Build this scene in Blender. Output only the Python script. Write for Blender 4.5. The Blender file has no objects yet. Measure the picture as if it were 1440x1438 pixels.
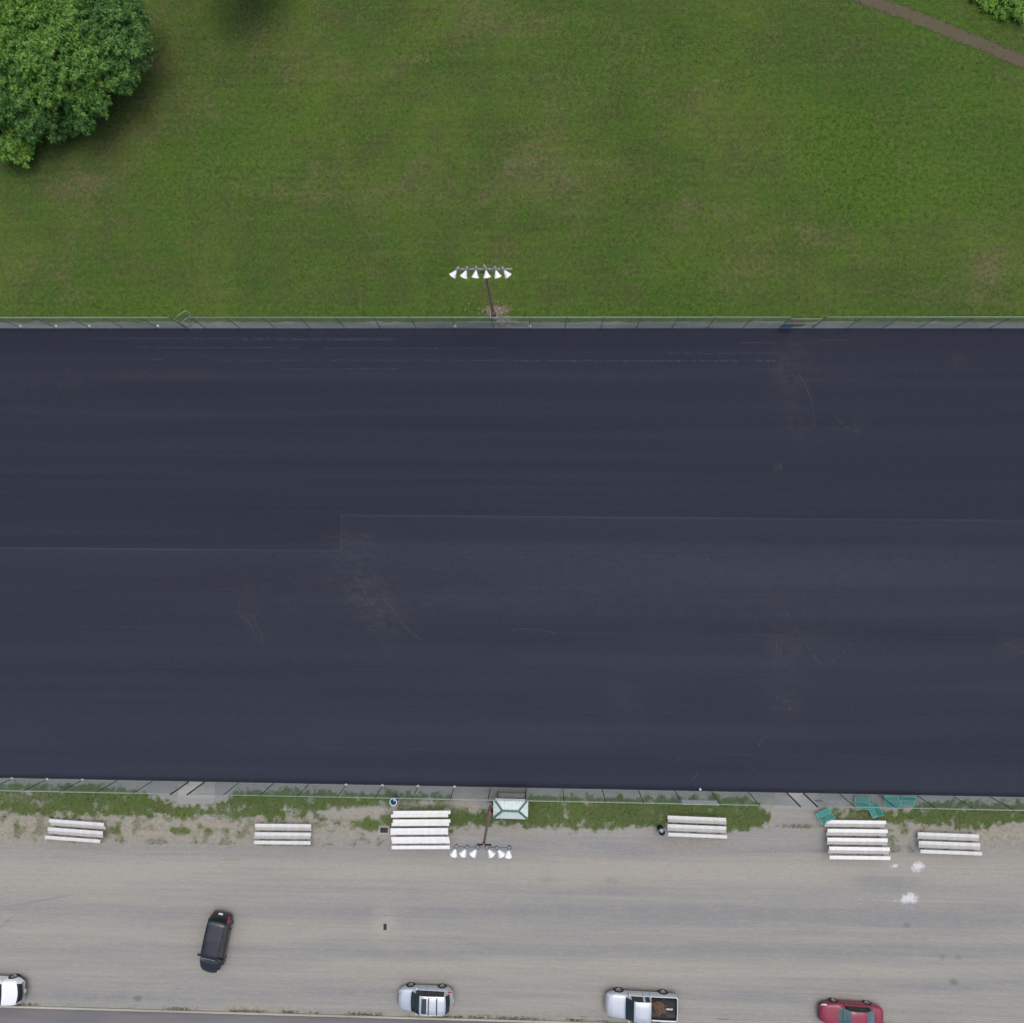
import bpy, bmesh, math, random
import numpy as np
from mathutils import Vector, Matrix, noise
random.seed(7); np.random.seed(7)
SC = bpy.context.scene
COL = SC.collection
R = math.radians

# ------------------------------------------------------------------ camera
F, H = 1100.0, 64.0                       # focal length in photo pixels, flying height in metres
CX, CY = 720.0, 719.0
down = Vector((35/F, -41/F, -1)).normalized()
Zc = -down
Xc = Vector((1, 0, 0)) + Vector((0, 257, -1100))*(-2.918e-5)
Xc = (Xc - Zc*Xc.dot(Zc)).normalized()
Yc = Zc.cross(Xc)
C2W = Matrix((Xc, Yc, Zc))
cam_d = bpy.data.cameras.new('camera'); cam = bpy.data.objects.new('camera', cam_d); COL.objects.link(cam)
cam.matrix_world = Matrix.Translation((0, 0, H)) @ C2W.to_4x4()
cam_d.sensor_fit = 'HORIZONTAL'; cam_d.sensor_width = 36; cam_d.lens = 36*F/1440
cam_d.clip_start = 1; cam_d.clip_end = 5000
SC.camera = cam

def G(px, py, z=0.0):
    """photo pixel -> place in the world at height z"""
    r = C2W @ Vector(((px-CX)/F, -(py-CY)/F, -1))
    t = (z-H)/r.z
    return Vector((r.x*t, r.y*t, z))
W2C = C2W.transposed()
def P(x, y, z=0.0):
    c = W2C @ Vector((x, y, z-H))
    return (CX + F*c.x/-c.z, CY - F*c.y/-c.z)
A_ = np.array(W2C)
def Pn(X, Y):
    cx = A_[0,0]*X + A_[0,1]*Y - A_[0,2]*H
    cy = A_[1,0]*X + A_[1,1]*Y - A_[1,2]*H
    cz = A_[2,0]*X + A_[2,1]*Y - A_[2,2]*H
    return CX - F*cx/cz, CY + F*cy/cz

# ------------------------------------------------------------------ light
SUN_EL, SUN_AZ = R(77), R(30)            # azimuth clockwise from north (+Y)
w = bpy.data.worlds.new('World'); SC.world = w; w.use_nodes = True
nt = w.node_tree
sky = nt.nodes.new('ShaderNodeTexSky'); sky.sky_type = 'NISHITA'; sky.sun_disc = False
sky.sun_elevation = SUN_EL; sky.sun_rotation = SUN_AZ; sky.dust_density = 6.0; sky.air_density = 1.0; sky.ozone_density = 0.6
bg = nt.nodes['Background']; bg.inputs[1].default_value = 0.13
nt.links.new(sky.outputs[0], bg.inputs[0])
sd = bpy.data.lights.new('sun', 'SUN'); so = bpy.data.objects.new('sun', sd); COL.objects.link(so)
sd.energy = .95; sd.angle = R(104); sd.color = (.96, .99, .97)
sdir = Vector((math.sin(SUN_AZ)*math.cos(SUN_EL), math.cos(SUN_AZ)*math.cos(SUN_EL), math.sin(SUN_EL)))
so.rotation_euler = sdir.to_track_quat('Z', 'Y').to_euler()
SC.view_settings.view_transform = 'Standard'; SC.view_settings.look = 'None'
SC.view_settings.exposure = 0.0; SC.view_settings.gamma = 1
SC.render.engine = 'CYCLES'

# ------------------------------------------------------------------ helpers
def lin(c):
    c = c/255
    return c/12.92 if c <= .04045 else ((c+.055)/1.055)**2.4
def rgb(r, g, b): return (lin(r), lin(g), lin(b), 1)

class NT:
    """small helper for node materials"""
    def __init__(s, name):
        s.m = bpy.data.materials.new(name); s.m.use_nodes = True
        s.t = s.m.node_tree; s.b = s.t.nodes['Principled BSDF']
        s.out = s.t.nodes['Material Output']
    def n(s, kind, **kw):
        nd = s.t.nodes.new('ShaderNode'+kind)
        for k, v in kw.items():
            if k.startswith('i_'):
                key = k[2:]
                nd.inputs[int(key) if key.isdigit() else key.replace('_', ' ')].default_value = v
            else: setattr(nd, k, v)
        return nd
    def l(s, a, b): s.t.links.new(a, b)
    def val(s, sock, v):
        if hasattr(v, 'is_linked') or isinstance(v, bpy.types.NodeSocket): s.l(v, sock)
        else: sock.default_value = v
    def math(s, op, a, b=0.0, c=0.0, clamp=False):
        nd = s.n('Math', operation=op, use_clamp=clamp)
        s.val(nd.inputs[0], a); s.val(nd.inputs[1], b)
        if op in ('MULTIPLY_ADD', 'COMPARE'): s.val(nd.inputs[2], c)
        return nd.outputs[0]
    def coord(s, sx=1, sy=1, sz=1):
        tc = s.n('TexCoord'); mp = s.n('Mapping'); mp.inputs['Scale'].default_value = (sx, sy, sz)
        s.l(tc.outputs['Object'], mp.inputs[0]); return mp.outputs[0]
    def noise(s, vec, scale, detail=4, rough=.55, dist=0):
        nd = s.n('TexNoise'); nd.inputs['Scale'].default_value = scale; nd.inputs['Detail'].default_value = detail
        nd.inputs['Roughness'].default_value = rough; nd.inputs['Distortion'].default_value = dist
        s.l(vec, nd.inputs['Vector']); return nd.outputs['Fac']
    def rng(s, v, a, b, c=0.0, d=1.0, smooth=False):
        nd = s.n('MapRange'); nd.clamp = True
        if smooth: nd.interpolation_type = 'SMOOTHSTEP'
        s.val(nd.inputs[0], v)
        for i, q in enumerate((a, b, c, d)): nd.inputs[i+1].default_value = q
        return nd.outputs[0]
    def mix(s, f, a, b, mode='MIX'):
        nd = s.n('Mix', data_type='RGBA', blend_type=mode)
        s.val(nd.inputs[0], f); s.val(nd.inputs[6], a); s.val(nd.inputs[7], b)
        return nd.outputs[2]
    def attr(s, name): 
        return s.n('Attribute', attribute_name=name).outputs['Fac']
    def bump(s, h, strength=.3, dist=.02):
        nd = s.n('Bump'); nd.inputs['Strength'].default_value = strength; nd.inputs['Distance'].default_value = dist
        s.l(h, nd.inputs['Height']); s.l(nd.outputs[0], s.b.inputs['Normal'])
    def base(s, c, rough=.8, metal=0, spec=None):
        s.val(s.b.inputs['Base Color'], c); s.val(s.b.inputs['Roughness'], rough)
        s.b.inputs['Metallic'].default_value = metal
        if spec is not None: s.b.inputs['Specular IOR Level'].default_value = spec
        return s

def simple(name, c, rough=.6, metal=0, var=.12, scale=6, dirt=None, spec=None, coat=0):
    s = NT(name); v = s.coord()
    n1 = s.noise(v, scale, 5, .6)
    k = s.rng(n1, .3, .7, 1-var, 1+var)
    vm = s.n('Mix', data_type='RGBA', blend_type='MULTIPLY'); vm.inputs[0].default_value = 1
    vm.inputs[6].default_value = c
    cmb = s.n('CombineColor'); [s.l(k, cmb.inputs[i]) for i in range(3)]
    s.l(cmb.outputs[0], vm.inputs[7]); o = vm.outputs[2]
    if dirt:
        n2 = s.noise(v, scale*.35, 6, .65)
        o = s.mix(s.rng(n2, .5, .75, 0, .6), o, dirt)
    s.base(o, s.rng(n1, .3, .7, max(0.05, rough-.08), min(1, rough+.08)), metal, spec)
    if coat: s.b.inputs['Coat Weight'].default_value = coat; s.b.inputs['Coat Roughness'].default_value = .08
    return s.m

def add_box(bm, c, s, rot=None, bev=0):
    """box centred at c with full sizes s; rot = Matrix 3x3"""
    vs = []
    hx, hy, hz = s[0]/2, s[1]/2, s[2]/2
    for dx in (-1, 1):
        for dy in (-1, 1):
            for dz in (-1, 1):
                p = Vector((dx*hx, dy*hy, dz*hz))
                if rot is not None: p = rot @ p
                vs.append(bm.verts.new(p+Vector(c)))
    fs = [bm.faces.new([vs[i] for i in q]) for q in ((0,1,3,2),(4,6,7,5),(0,4,5,1),(2,3,7,6),(0,2,6,4),(1,5,7,3))]
    if bev:
        es = list({e for f in fs for e in f.edges})
        bmesh.ops.bevel(bm, geom=es, offset=bev, segments=2, profile=.6, affect='EDGES')
def add_tube(bm, p0, p1, r0, r1=None, n=10, caps=True):
    p0, p1 = Vector(p0), Vector(p1); r1 = r0 if r1 is None else r1
    d = (p1-p0).normalized(); a = d.orthogonal().normalized(); b = d.cross(a)
    A, B = [], []
    for i in range(n):
        t = 2*math.pi*i/n; o = a*math.cos(t)+b*math.sin(t)
        A.append(bm.verts.new(p0+o*r0)); B.append(bm.verts.new(p1+o*r1))
    for i in range(n): bm.faces.new((A[i], A[(i+1)%n], B[(i+1)%n], B[i]))
    if caps: bm.faces.new(A[::-1]); bm.faces.new(B)
def add_lathe(bm, prof, n=24, M=None, closed=False):
    """prof: (r, z) list, around z"""
    rings = []
    for r, z in prof:
        ring = []
        for i in range(n):
            t = 2*math.pi*i/n; p = Vector((r*math.cos(t), r*math.sin(t), z))
            if M is not None: p = M @ p
            ring.append(bm.verts.new(p))
        rings.append(ring)
    for a, b in zip(rings[:-1], rings[1:]):
        for i in range(n): bm.faces.new((a[i], a[(i+1)%n], b[(i+1)%n], b[i]))
    if closed:
        bm.faces.new(rings[0][::-1]); bm.faces.new(rings[-1])
def obj(name, bm, mat, parent=None, smooth=False, loc=None, rotz=None, recalc=True):
    if recalc: bmesh.ops.recalc_face_normals(bm, faces=bm.faces)
    me = bpy.data.meshes.new(name); bm.to_mesh(me); bm.free()
    if mat: me.materials.append(mat)
    if smooth: me.polygons.foreach_set('use_smooth', [True]*len(me.polygons))
    o = bpy.data.objects.new(name, me); COL.objects.link(o)
    if parent: o.parent = parent
    if loc is not None: o.location = loc
    if rotz is not None: o.rotation_euler.z = rotz
    return o
def tag(o, label=None, cat=None, group=None, kind=None):
    if label: o['label'] = label
    if cat: o['category'] = cat
    if group: o['group'] = group
    if kind: o['kind'] = kind
    return o
def thing(name, label, cat, loc=(0,0,0), rotz=0, group=None):
    o = bpy.data.objects.new(name, None); COL.objects.link(o); o.empty_display_size = .3
    o.location = loc; o.rotation_euler = (0, 0, rotz)
    return tag(o, label, cat, group)
def children(o): return [c for c in bpy.data.objects if c.parent == o]
def dup(src, loc, rotz, label, group=None):
    def rec(o, par):
        c = o.copy(); COL.objects.link(c)
        if par: c.parent = par
        for ch in children(o): rec(ch, c)
        return c
    r = rec(src, None); r.location = loc; r.rotation_euler = (0, 0, rotz); r['label'] = label
    if group: r['group'] = group
    return r
def mesh_np(name, V, Fc, mat, parent=None, smooth=False):
    me = bpy.data.meshes.new(name)
    V = np.asarray(V, dtype=np.float32); Fc = np.asarray(Fc, dtype=np.int32); k = Fc.shape[1]
    me.vertices.add(len(V)); me.vertices.foreach_set('co', V.ravel())
    me.loops.add(Fc.size); me.loops.foreach_set('vertex_index', Fc.ravel())
    me.polygons.add(len(Fc)); me.polygons.foreach_set('loop_start', np.arange(0, Fc.size, k, dtype=np.int32))
    me.polygons.foreach_set('loop_total', np.full(len(Fc), k, dtype=np.int32))
    me.update(calc_edges=True)
    if smooth: me.polygons.foreach_set('use_smooth', [True]*len(Fc))
    if mat: me.materials.append(mat)
    o = bpy.data.objects.new(name, me); COL.objects.link(o)
    if parent: o.parent = parent
    return o
def grid_sheet(name, xs, ys, z, mat, attrs=None, zfun=None):
    X, Y = np.meshgrid(xs, ys); nx, ny = len(xs), len(ys)
    Z = np.full_like(X, z) if zfun is None else z+zfun(X, Y)
    V = np.stack([X, Y, Z], -1).reshape(-1, 3)
    i = np.arange((nx-1)*(ny-1)); c = i % (nx-1); r = i//(nx-1); a = r*nx+c
    o = mesh_np(name, V, np.stack([a, a+1, a+nx+1, a+nx], 1), mat)
    for k, fn in (attrs or {}).items():
        at = o.data.attributes.new(k, 'FLOAT', 'POINT')
        PX, PY = Pn(X, Y)
        at.data.foreach_set('value', np.asarray(fn(X, Y, PX, PY), dtype=np.float32).ravel())
    tag(o, kind='structure')
    return o
def fbm(X, Y, s, oct=3, seed=0):
    f = np.vectorize(lambda x, y: noise.fractal(Vector((x*s+seed*17.3, y*s, seed*3.1)), 1.0, 2.0, oct))
    return f(X, Y)
def blobs(PX, PY, L):
    out = np.zeros_like(PX)
    for (x, y, sx, sy, a, *r) in L:
        th = R(r[0]) if r else 0
        dx, dy = PX-x, PY-y
        u = dx*math.cos(th)+dy*math.sin(th); v = -dx*math.sin(th)+dy*math.cos(th)
        out += a*np.exp(-(u/sx)**2-(v/sy)**2)
    return out

# ------------------------------------------------------------------ where the long lines lie (metres)
YN = G(720, 462).y                        # north edge of the court
YS = G(720, 1106.5).y                     # south edge of the court
YCURB = G(480, 1427).y                    # kerb line
XL, XR = -54.0, 54.0
FENCE_H = 3.0
print('court', YN, YS, 'kerb', YCURB, 'view', G(0,0), G(1440,0), G(0,1438), G(1440,1438))

# ------------------------------------------------------------------ ground materials
def grass_color(s, v, brown, tone=1.0):
    """mixed lawn greens driven by several noises; brown = dryness 0..1"""
    nL = s.noise(v, .09, 4, .6, .6); nM = s.noise(v, .4, 6, .7, .8); nS = s.noise(v, 3.0, 6, .75); nF = s.noise(v, 9, 5, .85); nP = s.noise(v, .22, 6, .72, 1.0)
    g = s.mix(s.rng(nL, .35, .65), rgb(60, 86, 34), rgb(80, 100, 40))
    g = s.mix(s.rng(nM, .42, .66, 0, .75), g, rgb(72, 78, 47))
    g = s.mix(s.rng(nM, .45, .3, 0, .5), g, rgb(56, 84, 32))
    g = s.mix(s.rng(nS, .5, .75, 0, .6), g, rgb(100, 110, 62))
    g = s.mix(s.rng(nS, .48, .28, 0, .65), g, rgb(38, 58, 24))
    br = s.mix(s.rng(nS, .3, .7), rgb(74, 70, 50), rgb(122, 114, 86))
    bm_ = s.math('ADD', s.math('MULTIPLY', brown, s.rng(nP, .36, .66, .25, 1.5)), s.math('MULTIPLY', s.math('SUBTRACT', nS, .5), .7))
    bm_ = s.math('ADD', bm_, s.rng(nP, .50, .72, 0, .36))
    g = s.mix(s.rng(bm_, .15, 1.05, 0, .7), g, br)
    k = s.rng(nF, .26, .74, .5, 1.52)
    cc = s.n('CombineColor'); [s.l(k, cc.inputs[i]) for i in range(3)]
    g = s.mix(1.0, g, cc.outputs[0], 'MULTIPLY')
    return g, nS, nF

def mat_lawn():
    s = NT('lawn_grass'); v = s.coord(); vh = s.coord(.35, 1.6, 1)
    br = s.attr('dry')
    mow = s.noise(vh, .8, 3, .6)
    brm = s.math('ADD', br, s.rng(mow, .45, .7, 0, .25))
    g, nS, nF = grass_color(s, v, brm)
    mw = s.noise(s.coord(.05, 1.5, 1), 1.3, 5, .7, .1); k = s.rng(mw, .3, .7, .9, 1.1); cc = s.n('CombineColor'); [s.l(k, cc.inputs[i]) for i in range(3)]
    g = s.mix(1.0, g, cc.outputs[0], 'MULTIPLY')
    lush = s.attr('lush')
    g = s.mix(s.rng(lush, 0, 1, 0, .85), g, s.mix(s.rng(nS, .35, .7), rgb(52, 82, 24), rgb(86, 118, 40)))
    w1 = s.noise(v, 2.3, 6, .8)
    g = s.mix(s.math('MULTIPLY', s.rng(lush, .0, .5, .22, 1), s.rng(w1, .47, .36, 0, .8)), g, rgb(38, 62, 26))
    g = s.mix(s.rng(w1, .56, .72, 0, .45), g, rgb(104, 118, 56))
    d = s.math('ADD', s.attr('dirt'), s.math('MULTIPLY', s.math('SUBTRACT', nS, .5), 1.2))
    dirtc = s.mix(s.rng(nF, .3, .7), rgb(84, 74, 62), rgb(140, 130, 116))
    g = s.mix(s.rng(d, .45, .75), g, dirtc)
    s.base(g, .95, 0, .15)
    s.bump(s.math('ADD', nF, s.math('MULTIPLY', nS, .7)), .6, .05)
    return s.m
M_LAWN = mat_lawn()

def mat_court():
    s = NT('new_asphalt'); v = s.coord(); vs = s.coord(.02, .9, 1); vs2 = s.coord(.006, .35, 1)
    tc = s.n('TexCoord'); sep = s.n('SeparateXYZ'); s.l(tc.outputs['Object'], sep.inputs[0])
    x, y = sep.outputs[0], sep.outputs[1]
    x480 = G(480, 750).x; y728 = G(960, 728).y; y772 = G(240, 772).y
    right = s.math('GREATER_THAN', x, x480)
    a = s.math('MULTIPLY', right, s.math('LESS_THAN', y, y728))
    b = s.math('LESS_THAN', y, y772)
    low = s.math('MAXIMUM', a, b)                     # the mats laid second
    base = s.mix(low, rgb(38, 42, 57), rgb(44, 49, 64))
    st = s.noise(vs, 1.0, 5, .62); st2 = s.noise(vs2, 1.0, 3, .5); fine = s.noise(v, 60, 3, .7); mid = s.noise(v, .35, 4, .6)
    base = s.mix(s.rng(st, .35, .7, 0, .5), base, rgb(51, 57, 67))
    base = s.mix(s.rng(st2, .62, .35, 0, .45), base, rgb(33, 37, 48))
    st3 = s.noise(s.coord(.012, .22, 1), 1.0, 4, .55, .5)
    base = s.mix(s.math('MULTIPLY', s.rng(st3, .46, .66, 0, .32), s.rng(low, 0, 1, .25, 1)), base, rgb(58, 64, 78))
    gr = s.noise(v, 2.4, 6, .75)
    base = s.mix(s.rng(gr, .55, .75, 0, .22), base, rgb(64, 66, 72))
    dm = s.math('MULTIPLY', s.attr('dust'), s.rng(s.noise(s.coord(.5, 1.1, 1), 1.6, 6, .7, 1.2), .38, .72, .05, 1.0))
    base = s.mix(s.rng(dm, 0, 1, 0, .28), base, rgb(94, 90, 84))
    # paver lane joints every 3.2 m in the second mats, fainter in the first
    y0 = G(720, 832).y
    ln = s.math('PINGPONG', s.math('SUBTRACT', s.math('ADD', y, s.math('MULTIPLY', mid, .04)), y0), 1.6)
    line = s.math('MULTIPLY', s.rng(ln, .0, .045, 1, 0), s.rng(s.noise(s.coord(.08, .3, 1), 1, 4, .6), .4, .6, .15, 1))
    line = s.math('MULTIPLY', line, s.rng(low, 0, 1, .12, 1))
    base = s.mix(s.math('MULTIPLY', line, .22), base, rgb(84, 84, 90))
    dk = s.math('MULTIPLY', s.rng(s.math('ABSOLUTE', s.math('SUBTRACT', ln, .09)), 0, .05, 1, 0), s.rng(low, 0, 1, 0, .35))
    base = s.mix(dk, base, rgb(38, 40, 52))
    # pale edge of the joint between the two layings
    e1 = s.math('MULTIPLY', right, s.rng(s.math('ABSOLUTE', s.math('SUBTRACT', y, y728)), 0, .06, 1, 0))
    e2 = s.math('MULTIPLY', s.math('SUBTRACT', 1, right), s.rng(s.math('ABSOLUTE', s.math('SUBTRACT', y, y772)), 0, .06, 1, 0))
    e3 = s.math('MULTIPLY', s.rng(s.math('ABSOLUTE', s.math('SUBTRACT', x, x480)), 0, .05, 1, 0),
                s.math('MULTIPLY', s.math('LESS_THAN', y, y728), s.math('GREATER_THAN', y, y772)))
    e = s.math('MAXIMUM', s.math('MAXIMUM', e1, e2), e3)
    base = s.mix(s.math('MULTIPLY', e, s.rng(st, .3, .6, .08, .32)), base, rgb(98, 98, 96))
    k = s.rng(s.math('ADD', s.math('MULTIPLY', fine, .5), s.math('MULTIPLY', s.noise(v, 9, 4, .8), .5)), .3, .7, .72, 1.28); cc = s.n('CombineColor'); [s.l(k, cc.inputs[i]) for i in range(3)]
    base = s.mix(1, base, cc.outputs[0], 'MULTIPLY')
    s.base(base, .9, 0, .25); s.bump(fine, .3, .004)
    return s.m
M_COURT = mat_court()

def mat_lot():
    s = NT('compacted_gravel'); v = s.coord(); vs = s.coord(.12, 1.3, 1); vs2 = s.coord(.05, 3.0, 1)
    st = s.noise(vs, 1.0, 6, .62, .4); st2 = s.noise(vs2, 1.2, 5, .65, .2); nS = s.noise(v, 3.0, 6, .7); nF = s.noise(v, 22, 4, .8); nM = s.noise(v, .5, 4, .6)
    t = s.math('ADD', s.attr('tan'), s.math('MULTIPLY', s.math('SUBTRACT', st, .5), 1.1))
    t = s.math('ADD', t, s.math('MULTIPLY', s.math('SUBTRACT', st2, .5), 1.2))
    c = s.mix(s.rng(t, .1, .9), rgb(133, 135, 136), rgb(155, 153, 146))
    c = s.mix(s.rng(nM, .48, .75, 0, .4), c, rgb(148, 146, 141))
    ms = s.noise(s.coord(.7, 3.2, 1), 2.2, 6, .75)
    c = s.mix(s.rng(ms, .54, .72, 0, .6), c, rgb(172, 166, 152))
    c = s.mix(s.rng(ms, .46, .28, 0, .5), c, rgb(118, 119, 120))
    # verge dirt: coarser, mottled
    dt = s.attr('soil')
    soil = s.mix(s.rng(s.math('ADD', s.math('MULTIPLY', nS, .6), s.math('MULTIPLY', nF, .4)), .38, .62), rgb(112, 106, 90), rgb(170, 164, 150))
    c = s.mix(s.rng(dt, 0, 1, 0, .75), c, soil)
    pale = s.math('ADD', s.attr('pale'), s.math('MULTIPLY', s.math('SUBTRACT', s.noise(v, 1.6, 6, .8), .5), 2.2))
    pale = s.math('MULTIPLY', pale, s.rng(s.attr('pale'), .05, .3))
    c = s.mix(s.rng(pale, .4, .8, 0, .75), c, rgb(214, 218, 224))
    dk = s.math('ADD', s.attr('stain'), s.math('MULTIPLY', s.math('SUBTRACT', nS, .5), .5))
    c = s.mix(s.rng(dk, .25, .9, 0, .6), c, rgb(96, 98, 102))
    k = s.rng(s.math('ADD', s.math('MULTIPLY', nF, .5), s.math('MULTIPLY', s.noise(v, 8, 5, .8), .5)), .3, .7, .78, 1.22); cc = s.n('CombineColor'); [s.l(k, cc.inputs[i]) for i in range(3)]
    c = s.mix(1, c, cc.outputs[0], 'MULTIPLY')
    g, gS, gF = grass_color(s, v, s.rng(nM, .4, .7, -.1, .5))
    g = s.mix(.25, g, rgb(78, 98, 46))
    gm = s.math('ADD', s.attr('grass'), s.math('MULTIPLY', s.math('SUBTRACT', nS, .5), 1.5))
    gm = s.math('ADD', gm, s.math('MULTIPLY', s.math('SUBTRACT', s.noise(v, 8, 5, .8), .5), 1.6))
    c = s.mix(s.rng(gm, .38, .9, 0, .94), c, g)
    s.base(c, .95, 0, .2); s.bump(s.math('ADD', nF, nS), .35, .015)
    return s.m
M_LOT = mat_lot()

def mat_road(name, c1, c2):
    s = NT(name); v = s.coord(); vs = s.coord(.1, 1, 1)
    f = s.noise(v, 25, 4, .8); st = s.noise(vs, 1, 5, .6)
    c = s.mix(s.rng(st, .35, .65), c1, c2)
    k = s.rng(f, .25, .75, .84, 1.16); cc = s.n('CombineColor'); [s.l(k, cc.inputs[i]) for i in range(3)]
    c = s.mix(1, c, cc.outputs[0], 'MULTIPLY')
    s.base(c, .92, 0, .2); s.bump(f, .3, .01); return s.m
M_ROAD = mat_road('worn_road', rgb(108, 109, 113), rgb(122, 122, 124))
M_PATH = mat_road('dirt_path', rgb(74, 70, 54), rgb(102, 92, 76))
M_CONC = mat_road('old_concrete', rgb(148, 146, 142), rgb(166, 164, 160))
M_KERB = mat_road('kerb_concrete', rgb(150, 148, 140), rgb(176, 173, 164))

# ------------------------------------------------------------------ the ground sheets
far = [-2500, -1200, -600, -300, -150, -90]
yfar = [150, 300, 600, 1200, 2500]
xs = np.array(far + list(np.arange(-56, 56.01, .4)) + [90, 150, 300, 600, 1200, 2500])
ys = np.array([-2500, -1200, -600, -300, -120, -50] + list(np.arange(YN-.5, 52, .4)) + [70, 100]+yfar)
DRY = [(190,200,90,45,.8,-40),(150,130,70,40,.5,-45),(230,60,35,70,.7),(420,50,120,50,.55),(500,90,90,40,.5),(640,250,230,40,.45),(760,240,80,55,.6),(420,260,90,40,.35),
       (1075,378,55,22,.8),(1150,330,60,40,.5),(1400,385,55,28,.9),(1340,420,70,16,.7),(1380,375,60,20,.5),(1300,240,60,50,.25),(720,30,130,50,.45),(880,120,120,60,.35),(60,390,80,40,.35),
       (960,300,120,50,.4),(1130,60,90,45,.45),(1240,180,60,40,.25),(560,360,120,30,.3),(1040,140,80,40,.15),(100,260,70,30,.6)]
LUSH = [(1180,190,75,70,.75),(1290,250,120,60,.5),(1230,290,80,40,.5),(340,220,60,50,.45),(420,150,70,40,.35),(250,260,60,60,.35),(1000,80,120,60,.3),(1350,130,90,60,.4),(1300,30,120,40,.6,20),
        (720,438,900,8,.55),(820,120,80,60,.2),(150,420,120,25,.4),(980,380,60,60,.3),(1400,230,90,80,.35)]
DIRT = [(705,436,26,10,.75),(692,440,14,10,.5),(205,95,8,60,.25,15),(150,190,60,20,.12,-40),(1340,405,60,10,.3),(1400,430,60,8,.3),(1390,385,50,10,.25)]
def nz(v): 
    return lambda X, Y, PX, PY: v(X, Y, PX, PY)
lawn = grid_sheet('lawn', xs, ys, 0.0, M_LAWN, {
    'dry': lambda X, Y, PX, PY: .55*blobs(PX, PY, DRY),
    'lush': lambda X, Y, PX, PY: blobs(PX, PY, LUSH),
    'dirt': lambda X, Y, PX, PY: blobs(PX, PY, DIRT)})

# court: a 4 cm lift of new asphalt, thick slab with cut edges
def slab(name, x0, x1, y0, y1, z0, z1, mat, step=.3, attrs=None, xd=None):
    xs = np.arange(x0, x1+step*.5, step) if xd is None else xd
    ys = np.linspace(y0, y1, max(2, int((y1-y0)/step)))
    o = grid_sheet(name, xs, ys, z1, mat, attrs)
    bm = bmesh.new(); bm.from_mesh(o.data)
    be = [e for e in bm.edges if e.is_boundary]
    r = bmesh.ops.extrude_edge_only(bm, edges=be)
    for v in [g for g in r['geom'] if isinstance(g, bmesh.types.BMVert)]: v.co.z = z0
    bm.to_mesh(o.data); bm.free(); return o
DUST = [(520,840,30,70,.8,-35),(500,760,30,20,.6),(1110,560,22,60,.5,-15),(1115,500,30,30,.5),(355,870,18,40,.5,-20),(1100,920,35,40,.5),(1105,990,25,30,.7),(1150,900,70,16,.5),
        (1420,905,20,15,.9),(880,985,30,20,.5,40),(960,890,60,12,.2),(600,850,300,30,.22),(900,800,500,60,.3),(1200,810,200,40,.3,-12),(240,820,200,20,.2),(410,850,12,6,.6),(60,540,90,8,.5),(220,525,120,5,.5),(1150,530,80,12,.35),
        (1190,600,30,12,.3,-30),(1094,657,5,6,1.1),(500,530,500,6,.25),(1170,480,60,8,.35),(1345,508,8,12,.5)]
court = slab('asphalt_court', XL, XR, YS, YN, 0.0, .04, M_COURT, .45, {'dust': lambda X, Y, PX, PY: blobs(PX, PY, DUST)})

# gravel lot with its verge
YT = ([0,60,130,150,180,205,228,245,300,318,335,400,500,560,600,650,662,690,745,860,915,920,925,1050,1068,1084,1092,1158,1166,1200,1280,1295,1440],
      [1101,1101,1101,1106,1110,1112,1122,1131,1131,1121,1110,1109,1111,1113,1115,1119,1138,1138,1119,1119,1118,1125,1118,1121,1131,1143,1300,1300,1134,1136,1136,1125,1127])
YB = ([0,60,150,250,300,350,440,470,520,560,640,700,750,860,930,1020,1060,1080,1091,1159,1166,1240,1290,1380,1440],
      [1141,1146,1147,1148,1149,1152,1150,1158,1166,1170,1164,1160,1162,1166,1160,1170,1164,1158,1140,1140,1158,1156,1158,1163,1152])
def f_grass(X, Y, PX, PY):
    t = np.interp(PX, *YT); b = np.interp(PX, *YB)
    n = fbm(X, Y, .9, 3, 2)*4.0 + fbm(X, Y, 2.6, 3, 5)*7.0
    d = np.minimum(PY-t, b-PY) + n
    g = np.clip(.58+d/11, 0, 1)*1.08 - .4*np.clip(fbm(X, Y, 1.3, 4, 31)-.16, 0, 1)*2
    g -= np.where((PX > 400) & (PX < 560), np.exp(-((PY-1146)/12)**2)*.5*(fbm(X, Y, .7, 3, 9) > .0), 0)   # worn bare spots
    g -= blobs(PX, PY, [(650,1128,20,12,.7),(590,1129,50,6,.45),(488,1144,38,7,.85),(530,1139,22,6,.7),(455,1142,14,3,.4),(560,1140,30,10,.2),(30,1120,60,12,.25),(320,1140,40,12,.2),(1235,1133,12,6,.5),(1185,1145,30,10,.35)])
    sp = np.clip(fbm(X, Y, 1.1, 5, 11)*1.1+.24, 0, .6)
    low = (PY > b-4) & (PY < 1184+PX*.012) & ((PX < 540) | (PX > 1235) & (PX < 1300))
    g = np.maximum(g, np.where(low, sp, 0))
    g += blobs(PX, PY, [(1125,1161,38,5,.75),(1065,1167,30,8,.3),(1280,1172,40,10,.2),(165,1170,12,12,.4),(20,1160,20,12,.2),(265,1167,60,5,.35),(840,1196,300,1.5,.12)])
    # weeds against the kerb
    yc = np.interp(PX, [0, 480, 960, 1440], [1414.5, 1423, 1431, 1440])
    g = np.maximum(g, np.exp(-((PY-yc)/2.2)**2)*(.38+.5*fbm(X, Y, .5, 3, 4)))
    return g
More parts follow.
